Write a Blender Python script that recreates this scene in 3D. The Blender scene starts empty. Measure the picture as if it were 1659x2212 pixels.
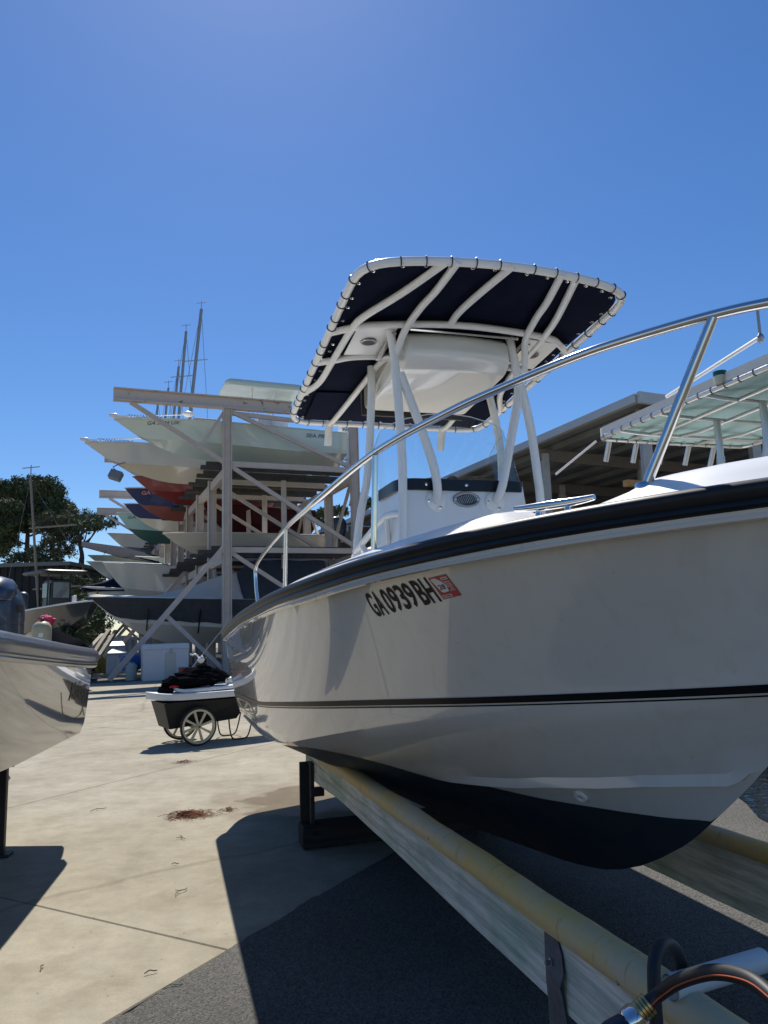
import bpy, bmesh, math, random
import numpy as np
from mathutils import Vector, Matrix
random.seed(7); rng = np.random.default_rng(7)
sc = bpy.context.scene
COL = sc.collection
rad = math.radians
# ------------------------------------------------------------ camera
F, CX, CY, EYE = 1600.0, 829.5, 1106.0, 1.55        # focal length and centre in units of a 1659 x 2212 frame
TH, RO = math.atan((1353 - 1106) / F), rad(1.8)
fw = np.array([0, math.cos(TH), math.sin(TH)]); up0 = np.array([0, -math.sin(TH), math.cos(TH)]); r0 = np.array([1.0, 0, 0])
CR = math.cos(RO) * r0 - math.sin(RO) * up0; CU = math.sin(RO) * r0 + math.cos(RO) * up0
CP = np.array([0, 0, EYE])
cam_d = bpy.data.cameras.new('camera'); cam = bpy.data.objects.new('camera', cam_d); COL.objects.link(cam)
cam.matrix_world = Matrix(((CR[0], CU[0], -fw[0], CP[0]), (CR[1], CU[1], -fw[1], CP[1]), (CR[2], CU[2], -fw[2], CP[2]), (0, 0, 0, 1)))
cam_d.sensor_fit = 'VERTICAL'; cam_d.sensor_height = 36.0; cam_d.lens = 36.0 * F / 2212.0
cam_d.clip_start = 0.05; cam_d.clip_end = 4000
sc.camera = cam
# ------------------------------------------------------------ sky, sun, exposure
SUN_EL, SUN_AZ = rad(54.5), rad(-11.0)              # azimuth from +Y, negative = to the left
w = bpy.data.worlds.new('World'); sc.world = w; w.use_nodes = True
nt = w.node_tree; bg = nt.nodes['Background']
sky = nt.nodes.new('ShaderNodeTexSky'); sky.sky_type = 'NISHITA'; sky.sun_disc = False
sky.sun_elevation = SUN_EL; sky.sun_rotation = SUN_AZ
sky.air_density = 1.0; sky.dust_density = 0.17; sky.ozone_density = 6.0; sky.altitude = 0
hsv = nt.nodes.new('ShaderNodeHueSaturation'); hsv.inputs['Saturation'].default_value = 1.18; hsv.inputs['Hue'].default_value = .505
nt.links.new(sky.outputs[0], hsv.inputs['Color']); nt.links.new(hsv.outputs[0], bg.inputs[0]); bg.inputs[1].default_value = 0.085
sd = bpy.data.lights.new('sun', 'SUN'); sd.energy = 4.2; sd.angle = rad(0.53); sd.color = (1.0, 0.95, 0.87)
so = bpy.data.objects.new('sun', sd); COL.objects.link(so)
sv = Vector((math.sin(SUN_AZ) * math.cos(SUN_EL), math.cos(SUN_AZ) * math.cos(SUN_EL), math.sin(SUN_EL)))
so.rotation_euler = sv.to_track_quat('Z', 'Y').to_euler(); so.location = (0, 0, 40)
sc.view_settings.view_transform = 'Standard'; sc.view_settings.look = 'None'
sc.view_settings.exposure = 0.42; sc.view_settings.gamma = 1.0; sc.view_settings.use_curve_mapping = False
sc.cycles.max_bounces = 8; sc.cycles.transparent_max_bounces = 12; sc.cycles.caustics_reflective = False; sc.cycles.caustics_refractive = False
# ------------------------------------------------------------ helpers
def ray(px, py): return fw + CR * (px - CX) / F - CU * (py - CY) / F
def at(px, py, y):
    v = ray(px, py); return CP + v * (y / v[1])
def gnd(px, py, z=0.0):
    v = ray(px, py); return CP + v * ((z - EYE) / v[2])
def I(x, xs, ys): return float(np.interp(x, xs, ys))

class MB:
    def __init__(s): s.v = []; s.f = []
    def add(s, vs, fs):
        n = len(s.v); s.v += [tuple(map(float, p)) for p in vs]; s.f += [tuple(i + n for i in f) for f in fs]; return s
    def grid(s, rows, close_u=False, close_v=False, flip=False):
        a, b = len(rows), len(rows[0]); vs = [p for r in rows for p in r]; fs = []
        for i in range(a if close_u else a - 1):
            for j in range(b if close_v else b - 1):
                q = (i * b + j, i * b + (j + 1) % b, ((i + 1) % a) * b + (j + 1) % b, ((i + 1) % a) * b + j)
                fs.append(q[::-1] if flip else q)
        return s.add(vs, fs)
    def tube(s, pts, r, n=10, closed=False, caps=True):
        P = [np.array(p, float) for p in pts]; m = len(P)
        rs = r if hasattr(r, '__len__') else [r] * m
        T = []
        for i in range(m):
            a = P[(i - 1) % m] if (closed or i > 0) else P[i]; c = P[(i + 1) % m] if (closed or i < m - 1) else P[i]
            t = c - a; T.append(t / (np.linalg.norm(t) + 1e-12))
        ref = np.array([0, 0, 1.0]) if abs(T[0][2]) < .9 else np.array([1.0, 0, 0])
        N = np.cross(T[0], ref); N /= np.linalg.norm(N); rows = []
        for i in range(m):
            N = N - T[i] * (N @ T[i]); N /= (np.linalg.norm(N) + 1e-12); B = np.cross(T[i], N)
            rows.append([P[i] + rs[i] * (math.cos(2 * math.pi * k / n) * N + math.sin(2 * math.pi * k / n) * B) for k in range(n)])
        base = len(s.v); s.grid(rows, close_u=closed, close_v=True)
        if caps and not closed:
            s.f.append(tuple(base + k for k in range(n))[::-1]); s.f.append(tuple(base + (m - 1) * n + k for k in range(n)))
        return s
    def box(s, c, d, R=None, taper=1.0):
        c = np.array(c, float); d = np.array(d, float) / 2; vs = []
        for z in (-1, 1):
            k = taper if z > 0 else 1
            for x, y in ((-1, -1), (1, -1), (1, 1), (-1, 1)):
                p = np.array([x * d[0] * k, y * d[1] * k, z * d[2]])
                if R is not None: p = R @ p
                vs.append(c + p)
        return s.add(vs, [(0, 3, 2, 1), (4, 5, 6, 7), (0, 1, 5, 4), (1, 2, 6, 5), (2, 3, 7, 6), (3, 0, 4, 7)])
    def beam(s, a, b, w_, h_):                     # square bar from a to b
        a = np.array(a, float); b = np.array(b, float); t = b - a; L = np.linalg.norm(t); t /= L
        ref = np.array([0, 0, 1.0]) if abs(t[2]) < .95 else np.array([0, 1.0, 0])
        x = np.cross(t, ref); x /= np.linalg.norm(x); u = np.cross(x, t)
        return s.box((a + b) / 2, (w_, L, h_), np.stack([x, t, u], 1))
    def lathe(s, prof, c=(0, 0, 0), n=20, axis='z'):
        rows = []
        for r_, z in prof:
            row = []
            for k in range(n):
                a = 2 * math.pi * k / n; p = (r_ * math.cos(a), r_ * math.sin(a), z)
                if axis == 'x': p = (p[2], p[0], p[1])
                if axis == 'y': p = (p[1], p[2], p[0])
                row.append((p[0] + c[0], p[1] + c[1], p[2] + c[2]))
            rows.append(row)
        b = len(s.v); s.grid(rows, close_v=True)
        s.f.append(tuple(b + k for k in range(n))[::-1]); s.f.append(tuple(b + (len(prof) - 1) * n + k for k in range(n)))
        return s
    def mesh(s, name, mats, smooth=35, weld=False, midx=None):
        me = bpy.data.meshes.new(name); me.from_pydata(s.v, [], s.f)
        for m in (mats if isinstance(mats, (list, tuple)) else [mats]): me.materials.append(m)
        if midx is not None: me.polygons.foreach_set('material_index', midx)
        if weld:
            bm = bmesh.new(); bm.from_mesh(me); bmesh.ops.remove_doubles(bm, verts=bm.verts, dist=weld if weld is not True else 1e-4)
            bmesh.ops.dissolve_degenerate(bm, edges=bm.edges, dist=1e-5); bmesh.ops.recalc_face_normals(bm, faces=bm.faces); bm.to_mesh(me); bm.free()
        if smooth:
            me.polygons.foreach_set('use_smooth', [True] * len(me.polygons))
            me.set_sharp_from_angle(angle=rad(smooth))
        me.update(); return me
    def build(s, name, mats, parent=None, smooth=35, weld=False, bevel=0, midx=None):
        o = bpy.data.objects.new(name, s.mesh(name, mats, smooth, weld, midx)); COL.objects.link(o)
        if parent is not None: o.parent = parent
        if bevel:
            md = o.modifiers.new('bevel', 'BEVEL'); md.width = bevel; md.segments = 2; md.limit_method = 'ANGLE'; md.angle_limit = rad(40)
        return o

def link(me, name, parent=None, loc=None, rot=None, mw=None):
    o = bpy.data.objects.new(name, me); COL.objects.link(o)
    if parent is not None: o.parent = parent
    if mw is not None: o.matrix_local = mw
    else:
        if loc is not None: o.location = loc
        if rot is not None: o.rotation_euler = rot
    return o
def empty(name, loc=(0, 0, 0), rz=0.0):
    o = bpy.data.objects.new(name, None); COL.objects.link(o); o.location = loc; o.rotation_euler = (0, 0, rz); o.empty_display_size = .1; return o
def tag(o, label=None, cat=None, group=None, kind=None):
    if label: o['label'] = label
    if cat: o['category'] = cat
    if group: o['group'] = group
    if kind: o['kind'] = kind
    return o
def smooth_path(pts, n=6, closed=False):           # Catmull-Rom
    P = [np.array(p, float) for p in pts]; out = []; m = len(P)
    for i in range(m if closed else m - 1):
        p0 = P[(i - 1) % m] if (closed or i > 0) else 2 * P[0] - P[1]; p1 = P[i]; p2 = P[(i + 1) % m]
        p3 = P[(i + 2) % m] if (closed or i < m - 2) else 2 * P[-1] - P[-2]
        for k in range(n):
            t = k / n; out.append(.5 * ((2 * p1) + (-p0 + p2) * t + (2 * p0 - 5 * p1 + 4 * p2 - p3) * t * t + (-p0 + 3 * p1 - 3 * p2 + p3) * t ** 3))
    if not closed: out.append(P[-1])
    return out
def round_corners(pts, r, n=6, closed=True):
    P = [np.array(p, float) for p in pts]; m = len(P); out = []
    for i in range(m):
        if not closed and i in (0, m - 1): out.append(P[i]); continue
        a, b, c = P[i - 1], P[i], P[(i + 1) % m]
        u = (a - b); v = (c - b); lu, lv = np.linalg.norm(u), np.linalg.norm(v); q = min(r, lu * .45, lv * .45)
        s, e = b + u / lu * q, b + v / lv * q
        for k in range(n + 1):
            t = k / n; out.append((1 - t) ** 2 * s + 2 * t * (1 - t) * b + t * t * e)
    return out
def text2d(txt, size=1.0, bold=0.0, shear=0.0, spacing=1.0):
    cu = bpy.data.curves.new('t', 'FONT'); cu.body = txt; cu.size = size; cu.offset = bold; cu.shear = shear; cu.space_character = spacing; cu.resolution_u = 3
    o = bpy.data.objects.new('t', cu); COL.objects.link(o)
    me = bpy.data.meshes.new_from_object(o.evaluated_get(bpy.context.evaluated_depsgraph_get()))
    v = np.array([x.co[:] for x in me.vertices]); f = [tuple(p.vertices) for p in me.polygons]
    bpy.data.objects.remove(o); bpy.data.curves.remove(cu); bpy.data.meshes.remove(me)
    v = v[:, :2]; lo, hi = v.min(0), v.max(0)
    return (v - lo) / (hi - lo), f, (hi - lo)
# ------------------------------------------------------------ materials
MATS = {}
def mat(name, col, rough=.5, metal=0.0, coat=0.0, var=0.0, scale=4.0, bump=0.0, bscale=60.0, col2=None, spec=.5, trans=0.0, alpha=1.0, ior=1.5, detail=4, stretch=None, coat_rough=.03, rvar=0.0):
    if name in MATS: return MATS[name]
    m = bpy.data.materials.new(name); m.use_nodes = True; n = m.node_tree.nodes; l = m.node_tree.links; b = n['Principled BSDF']
    b.inputs['Base Color'].default_value = (*col, 1); b.inputs['Roughness'].default_value = rough; b.inputs['Metallic'].default_value = metal
    b.inputs['Coat Weight'].default_value = coat; b.inputs['Coat Roughness'].default_value = coat_rough; b.inputs['Specular IOR Level'].default_value = spec
    b.inputs['Transmission Weight'].default_value = trans; b.inputs['Alpha'].default_value = alpha; b.inputs['IOR'].default_value = ior
    tc = n.new('ShaderNodeTexCoord'); mp = n.new('ShaderNodeMapping'); l.new(tc.outputs['Object'], mp.inputs[0])
    if stretch: mp.inputs['Scale'].default_value = stretch
    if var or col2:
        t = n.new('ShaderNodeTexNoise'); t.inputs['Scale'].default_value = scale; t.inputs['Detail'].default_value = detail; t.inputs['Roughness'].default_value = .6; l.new(mp.outputs[0], t.inputs[0])
        r = n.new('ShaderNodeValToRGB'); r.color_ramp.elements[0].position = .3; r.color_ramp.elements[1].position = .7
        c2 = col2 if col2 else tuple(c * (1 - var) for c in col)
        r.color_ramp.elements[0].color = (*c2, 1); r.color_ramp.elements[1].color = (*col, 1)
        l.new(t.outputs[0], r.inputs[0]); l.new(r.outputs[0], b.inputs['Base Color'])
        if rvar:
            mr = n.new('ShaderNodeMapRange'); mr.inputs[3].default_value = max(0, rough - rvar); mr.inputs[4].default_value = min(1, rough + rvar); l.new(t.outputs[0], mr.inputs[0]); l.new(mr.outputs[0], b.inputs['Roughness'])
    if bump:
        t = n.new('ShaderNodeTexNoise'); t.inputs['Scale'].default_value = bscale; t.inputs['Detail'].default_value = 3; l.new(mp.outputs[0], t.inputs[0])
        bp = n.new('ShaderNodeBump'); bp.inputs['Strength'].default_value = bump; bp.inputs['Distance'].default_value = .01; l.new(t.outputs[0], bp.inputs['Height']); l.new(bp.outputs[0], b.inputs['Normal'])
    MATS[name] = m; return m

def concrete_mat():
    m = bpy.data.materials.new('concrete'); m.use_nodes = True; n = m.node_tree.nodes; l = m.node_tree.links; b = n['Principled BSDF']
    g = n.new('ShaderNodeNewGeometry')
    def noise(sc_, det=5, ro=.6):
        t = n.new('ShaderNodeTexNoise'); t.inputs['Scale'].default_value = sc_; t.inputs['Detail'].default_value = det; t.inputs['Roughness'].default_value = ro; l.new(g.outputs['Position'], t.inputs[0]); return t
    def ramp(src, a, c1, bb, c2):
        r = n.new('ShaderNodeValToRGB'); r.color_ramp.elements[0].position = a; r.color_ramp.elements[1].position = bb
        r.color_ramp.elements[0].color = (*c1, 1); r.color_ramp.elements[1].color = (*c2, 1); l.new(src, r.inputs[0]); return r
    big = ramp(noise(.9).outputs[0], .32, (.305, .273, .205), .68, (.415, .378, .298))
    mid = ramp(noise(7, 6, .7).outputs[0], .3, (.80, .80, .80), .65, (1.04, 1.03, 1.0))
    fine = ramp(noise(120, 3).outputs[0], .3, (.84, .84, .84), .7, (1.08, 1.08, 1.08)); smud = ramp(noise(2.6, 8, .72).outputs[0], .34, (.80, .78, .74), .52, (1, 1, 1))
    dots = n.new('ShaderNodeTexVoronoi'); dots.inputs['Scale'].default_value = 9; l.new(g.outputs['Position'], dots.inputs[0])
    dr = ramp(dots.outputs['Distance'], .03, (.45, .42, .38), .07, (1, 1, 1))
    cur = big.outputs[0]
    for o in (mid, fine, dr, smud):
        x = n.new('ShaderNodeMix'); x.data_type = 'RGBA'; x.blend_type = 'MULTIPLY'; x.inputs[0].default_value = .85; l.new(cur, x.inputs[6]); l.new(o.outputs[0], x.inputs[7]); cur = x.outputs[2]
    # hairline cracks
    wn = noise(1.3, 4); cr = n.new('ShaderNodeTexVoronoi'); cr.feature = 'DISTANCE_TO_EDGE'; cr.inputs['Scale'].default_value = .13
    mx = n.new('ShaderNodeMix'); mx.data_type = 'RGBA'; mx.inputs[0].default_value = .22; l.new(g.outputs['Position'], mx.inputs[6]); l.new(wn.outputs[1], mx.inputs[7]); l.new(mx.outputs[2], cr.inputs[0])
    ck = ramp(cr.outputs[0], .0, (.70, .68, .64), .0012, (1, 1, 1))
    x = n.new('ShaderNodeMix'); x.data_type = 'RGBA'; x.blend_type = 'MULTIPLY'; x.inputs[0].default_value = .8; l.new(cur, x.inputs[6]); l.new(ck.outputs[0], x.inputs[7]); cur = x.outputs[2]
    # damp patch beside the boat stand
    st = n.new('ShaderNodeVectorMath'); st.operation = 'DISTANCE'; st.inputs[1].default_value = (-.75, 7.2, 0); l.new(g.outputs['Position'], st.inputs[0])
    ad = n.new('ShaderNodeMath'); ad.operation = 'MULTIPLY_ADD'; ad.inputs[1].default_value = 1.1; l.new(noise(2.2, 5).outputs[0], ad.inputs[0]); l.new(st.outputs['Value'], ad.inputs[2])
    dm = ramp(ad.outputs[0], 1.05, (.52, .45, .34), 1.35, (1, 1, 1)); dm.color_ramp.elements[0].position = .95; dm.color_ramp.elements[1].position = 1.0
    mr = n.new('ShaderNodeMapRange'); mr.inputs[1].default_value = 1.0; mr.inputs[2].default_value = 1.6; l.new(ad.outputs[0], mr.inputs[0])
    dm = ramp(mr.outputs[0], .2, (.5, .42, .31), .75, (1, 1, 1))
    x = n.new('ShaderNodeMix'); x.data_type = 'RGBA'; x.blend_type = 'MULTIPLY'; x.inputs[0].default_value = 1; l.new(cur, x.inputs[6]); l.new(dm.outputs[0], x.inputs[7]); cur = x.outputs[2]
    l.new(cur, b.inputs['Base Color'])
    rr = ramp(mr.outputs[0], .15, (.35, .35, .35), .6, (.9, .9, .9)); l.new(rr.outputs[0], b.inputs['Roughness'])
    b.inputs['Specular IOR Level'].default_value = .3
    bp = n.new('ShaderNodeBump'); bp.inputs['Strength'].default_value = .25; bp.inputs['Distance'].default_value = .004; l.new(noise(160, 4).outputs[0], bp.inputs['Height']); l.new(bp.outputs[0], b.inputs['Normal'])
    return m
def asphalt_mat():
    m = bpy.data.materials.new('asphalt'); m.use_nodes = True; n = m.node_tree.nodes; l = m.node_tree.links; b = n['Principled BSDF']
    g = n.new('ShaderNodeNewGeometry')
    v = n.new('ShaderNodeTexVoronoi'); v.inputs['Scale'].default_value = 130; l.new(g.outputs['Position'], v.inputs[0])
    t = n.new('ShaderNodeTexNoise'); t.inputs['Scale'].default_value = 1.4; t.inputs['Detail'].default_value = 5; l.new(g.outputs['Position'], t.inputs[0])
    r = n.new('ShaderNodeValToRGB'); r.color_ramp.elements[0].color = (.035, .034, .031, 1); r.color_ramp.elements[1].color = (.20, .19, .17, 1); l.new(v.outputs['Color'], r.inputs[0])
    r2 = n.new('ShaderNodeValToRGB'); r2.color_ramp.elements[0].position = .3; r2.color_ramp.elements[1].position = .7; r2.color_ramp.elements[0].color = (.7, .7, .7, 1); l.new(t.outputs[0], r2.inputs[0])
    x = n.new('ShaderNodeMix'); x.data_type = 'RGBA'; x.blend_type = 'MULTIPLY'; x.inputs[0].default_value = 1; l.new(r.outputs[0], x.inputs[6]); l.new(r2.outputs[0], x.inputs[7]); l.new(x.outputs[2], b.inputs['Base Color'])
    b.inputs['Roughness'].default_value = .75; b.inputs['Specular IOR Level'].default_value = .35
    bp = n.new('ShaderNodeBump'); bp.inputs['Strength'].default_value = .9; bp.inputs['Distance'].default_value = .008; bp.invert = True; l.new(v.outputs['Distance'], bp.inputs['Height']); l.new(bp.outputs[0], b.inputs['Normal'])
    return m
def wood_mat(name, c1, c2, axis=0, rough=.85):
    m = bpy.data.materials.new(name); m.use_nodes = True; n = m.node_tree.nodes; l = m.node_tree.links; b = n['Principled BSDF']
    tc = n.new('ShaderNodeTexCoord'); mp = n.new('ShaderNodeMapping'); l.new(tc.outputs['Object'], mp.inputs[0])
    s = [16, 16, 16]; s[axis] = 1.0; mp.inputs['Scale'].default_value = s
    def ramp(src, p0, k0, p1, k1):
        r = n.new('ShaderNodeValToRGB'); r.color_ramp.elements[0].position = p0; r.color_ramp.elements[1].position = p1; r.color_ramp.elements[0].color = (*k0, 1); r.color_ramp.elements[1].color = (*k1, 1); l.new(src, r.inputs[0]); return r.outputs[0]
    def mul(a, c, f=1.0):
        x = n.new('ShaderNodeMix'); x.data_type = 'RGBA'; x.blend_type = 'MULTIPLY'; x.inputs[0].default_value = f; l.new(a, x.inputs[6]); l.new(c, x.inputs[7]); return x.outputs[2]
    wv = n.new('ShaderNodeTexWave'); wv.wave_type = 'RINGS'; wv.rings_direction = 'XYZ'[axis]; wv.inputs['Scale'].default_value = .45; wv.inputs['Distortion'].default_value = 9; wv.inputs['Detail'].default_value = 4; wv.inputs['Detail Scale'].default_value = 1.2; l.new(mp.outputs[0], wv.inputs[0])
    t = n.new('ShaderNodeTexNoise'); t.inputs['Scale'].default_value = 5; t.inputs['Detail'].default_value = 7; t.inputs['Roughness'].default_value = .7; l.new(mp.outputs[0], t.inputs[0])
    cmid = tuple(.5 * (p + q) for p, q in zip(c1, c2)); cur = ramp(wv.outputs[1], .05, tuple(.4 * p + .6 * q for p, q in zip(c1, c2)), .6, c1); cur = mul(cur, ramp(t.outputs[0], .3, (.62, .62, .62), .62, (1.05, 1.05, 1.05)))
    t2 = n.new('ShaderNodeTexNoise'); t2.inputs['Scale'].default_value = 4; t2.inputs['Detail'].default_value = 6; l.new(tc.outputs['Object'], t2.inputs[0])
    cur = mul(cur, ramp(t2.outputs[0], .36, (.66, .80, .70), .58, (1, 1, 1)), .9)
    vo = n.new('ShaderNodeTexVoronoi'); vo.inputs['Scale'].default_value = 2.2; mk = n.new('ShaderNodeMapping'); sk = [1.6, 1.6, 1.6]; sk[axis] = .8; mk.inputs['Scale'].default_value = sk; l.new(tc.outputs['Object'], mk.inputs[0]); l.new(mk.outputs[0], vo.inputs[0])
    cur = mul(cur, ramp(vo.outputs['Distance'], .02, (.40, .36, .32), .07, (1, 1, 1)))
    l.new(cur, b.inputs['Base Color']); b.inputs['Roughness'].default_value = rough; b.inputs['Specular IOR Level'].default_value = .25
    bp = n.new('ShaderNodeBump'); bp.inputs['Strength'].default_value = .5; bp.inputs['Distance'].default_value = .006; l.new(t.outputs[0], bp.inputs['Height']); l.new(bp.outputs[0], b.inputs['Normal'])
    return m
def pad_mat():
    m = bpy.data.materials.new('yellow_bunk_pad'); m.use_nodes = True; n = m.node_tree.nodes; l = m.node_tree.links; b = n['Principled BSDF']; tc = n.new('ShaderNodeTexCoord')
    def noise(sc_, st, det=6, ro=.65):
        mp = n.new('ShaderNodeMapping'); mp.inputs['Scale'].default_value = st; l.new(tc.outputs['Object'], mp.inputs[0]); t = n.new('ShaderNodeTexNoise'); t.inputs['Scale'].default_value = sc_; t.inputs['Detail'].default_value = det; t.inputs['Roughness'].default_value = ro; l.new(mp.outputs[0], t.inputs[0]); return t.outputs[0]
    def mix(a, c, f):
        x = n.new('ShaderNodeMix'); x.data_type = 'RGBA'; l.new(f, x.inputs[0]); l.new(a, x.inputs[6]) if not isinstance(a, tuple) else setattr(x.inputs[6], 'default_value', (*a, 1)); l.new(c, x.inputs[7]) if not isinstance(c, tuple) else setattr(x.inputs[7], 'default_value', (*c, 1)); return x.outputs[2]
    def rng_(src, a, c):
        r = n.new('ShaderNodeMapRange'); r.inputs[1].default_value = a; r.inputs[2].default_value = c; l.new(src, r.inputs[0]); return r.outputs[0]
    cur = mix((.66, .46, .15), (.55, .47, .32), rng_(noise(2.2, (1, 3, 3)), .38, .62))          # bleached patches
    cur = mix(cur, (.33, .24, .12), rng_(noise(9, (6, 1, 1), 8), .58, .72))                       # scrapes across the pad
    cur = mix(cur, (.26, .22, .16), rng_(noise(3.5, (2, 1, 1), 9, .8), .60, .72))                 # grime
    l.new(cur, b.inputs['Base Color']); b.inputs['Roughness'].default_value = .6; b.inputs['Specular IOR Level'].default_value = .35
    bp = n.new('ShaderNodeBump'); bp.inputs['Strength'].default_value = .25; bp.inputs['Distance'].default_value = .01; l.new(noise(12, (2, 1, 1)), bp.inputs['Height']); l.new(bp.outputs[0], b.inputs['Normal'])
    return m
M_CONC, M_ASPH = concrete_mat(), asphalt_mat()
def gel_mat():
    m = mat('white_gelcoat', (.69, .68, .655), .2, coat=1.0, var=.04, scale=1.2, bump=.012, bscale=3, coat_rough=.015); n = m.node_tree.nodes; l = m.node_tree.links; b = n['Principled BSDF']; src = b.inputs['Base Color'].links[0].from_socket; tc = n.new('ShaderNodeTexCoord')
    for st, sc_, p0, p1, dark in (((9, 9, .7), 2.0, .32, .46, (.955, .95, .94)), ((1, 1, 1), 26, .24, .31, (.84, .82, .79)), ((1.5, 1.5, 5), 2.5, .30, .42, (.965, .96, .95))):
        mp = n.new('ShaderNodeMapping'); mp.inputs['Scale'].default_value = st; l.new(tc.outputs['Object'], mp.inputs[0]); t = n.new('ShaderNodeTexNoise'); t.inputs['Scale'].default_value = sc_; t.inputs['Detail'].default_value = 7; l.new(mp.outputs[0], t.inputs[0])
        r = n.new('ShaderNodeValToRGB'); r.color_ramp.elements[0].position = p0; r.color_ramp.elements[1].position = p1; r.color_ramp.elements[0].color = (*dark, 1); l.new(t.outputs[0], r.inputs[0])
        x = n.new('ShaderNodeMix'); x.data_type = 'RGBA'; x.blend_type = 'MULTIPLY'; x.inputs[0].default_value = 1; l.new(src, x.inputs[6]); l.new(r.outputs[0], x.inputs[7]); src = x.outputs[2]
    l.new(src, b.inputs['Base Color']); return m
GEL = gel_mat()
GELD = mat('deck_gelcoat', (.88, .87, .84), .35, coat=.4, var=.03, scale=3, coat_rough=.1)
PCOAT = mat('white_powder_coat', (.88, .865, .82), .28, coat=.5, var=.03, scale=8, coat_rough=.08)
BOTP = mat('black_bottom_paint', (.018, .026, .038), .45, col2=(.034, .042, .052), scale=5, detail=9, spec=.35, rvar=.15)
RUB = mat('black_rub_rail', (.014, .016, .021), .45, var=.3, scale=14, spec=.35)
STEEL = mat('polished_steel', (.72, .71, .69), .10, metal=1.0, var=.08, scale=40, bump=.01, bscale=20)
DSTEEL = mat('dull_steel', (.35, .35, .36), .4, metal=.9, var=.2, scale=20)
NAVY = mat('navy_canvas', (.011, .015, .032), .85, var=.25, scale=9, bump=.15, bscale=300, spec=.05)
BLACKP = mat('black_plastic', (.012, .013, .015), .35, var=.25, scale=10)
BLACKR = mat('black_rubber', (.015, .015, .017), .6, var=.25, scale=20)
STRIPE = mat('black_vinyl', (.006, .007, .010), .35, spec=.12)
REDV = mat('red_vinyl', (.52, .02, .035), .35, var=.08, scale=20)
WHITEV = mat('white_vinyl', (.78, .77, .75), .35)
TIMBER = wood_mat('weathered_timber', (.78, .78, .71), (.46, .50, .45), 0)
DTIMBER = wood_mat('dark_timber', (.115, .10, .095), (.05, .045, .045), 0)
OTIMBER = wood_mat('new_timber', (.62, .36, .17), (.42, .23, .10), 0)
PAD = pad_mat()
# ------------------------------------------------------------ ground
E1 = np.array([.48, .877]); E1 /= np.linalg.norm(E1); N1 = np.array([E1[1], -E1[0]])
def en(e, n_): return E1 * e + N1 * n_
g = MB(); g.add([(-600, -300, -.06), (600, -300, -.06), (600, 1500, -.06), (-600, 1500, -.06)], [(0, 1, 2, 3)])
tag(g.build('ground', mat('packed_sand', (.30, .27, .20), .95, var=.3, scale=.8, bump=.3, bscale=12), smooth=0), kind='structure')
yard = empty('concrete_pavement'); tag(yard, kind='structure')
sm = MB(); lx, ly, gp = 6.0, 3.94, .007
cr_ = .006
sm.add([(0, 0, -.1), (lx - gp, 0, -.1), (lx - gp, ly - gp, -.1), (0, ly - gp, -.1), (0, 0, -cr_), (lx - gp, 0, -cr_), (lx - gp, ly - gp, -cr_), (0, ly - gp, -cr_),
        (cr_, cr_, 0), (lx - gp - cr_, cr_, 0), (lx - gp - cr_, ly - gp - cr_, 0), (cr_, ly - gp - cr_, 0)],
       [(0, 1, 5, 4), (1, 2, 6, 5), (2, 3, 7, 6), (3, 0, 4, 7), (4, 5, 9, 8), (5, 6, 10, 9), (6, 7, 11, 10), (7, 4, 8, 11), (8, 9, 10, 11)])
slab_me = sm.mesh('slab', M_CONC, smooth=0)
RZ = math.atan2(E1[1], E1[0])
for i in range(-2, 10):
    for j in range(0, 11):
        p = en(3.05 + 6.0 * i, -2.62 - 3.94 * j)
        link(slab_me, 'slab', yard, (p[0], p[1], 0), (0, 0, RZ))
for i in range(-2, 10):                             # slabs under and beyond the asphalt apron
    for j in range(1, 9):
        p = en(3.05 + 6.0 * i, -2.62 + 3.94 * j)
        if i >= 1: link(slab_me, 'slab', yard, (p[0], p[1], 0), (0, 0, RZ))
a = MB(); edge = []
for k in range(0, 361):
    e = -9 + 18.0 * k / 360; q = en(e, -2.61 + .012 * math.sin(e * 3.1) + .008 * math.sin(e * 11.3) + .009 * random.uniform(-1, 1)); edge.append((q[0], q[1], .006))
far = [en(9, 34), en(-9, 34)]
bm = [(p[0], p[1], .006) for p in edge] + [(q[0], q[1], .006) for q in far]
a.add(bm, [tuple(range(len(bm)))[::-1]]); low = [(p[0], p[1], -.07) for p in edge]; a.grid([edge, low], flip=True)
tag(a.build('asphalt', M_ASPH, smooth=0), kind='structure')
# shallow rippled water on the asphalt
WATER = mat('rippled_water', (.012, .02, .028), .05, bump=.55, bscale=6, spec=.5, stretch=(1, 1.6, 1)); 
pm = MB(); c = gnd(1640, 1735); ring = []
for k in range(40):
    t = 2 * math.pi * k / 40; rr = 1 + .16 * math.sin(3 * t + 1) + .1 * math.sin(5 * t)
    ring.append((4.9 + 2.7 * rr * math.cos(t), 7.3 + 2.3 * rr * math.sin(t), .011))
pm.add(ring, [tuple(range(40))]); tag(pm.build('water', WATER, smooth=0), kind='structure')
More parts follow.
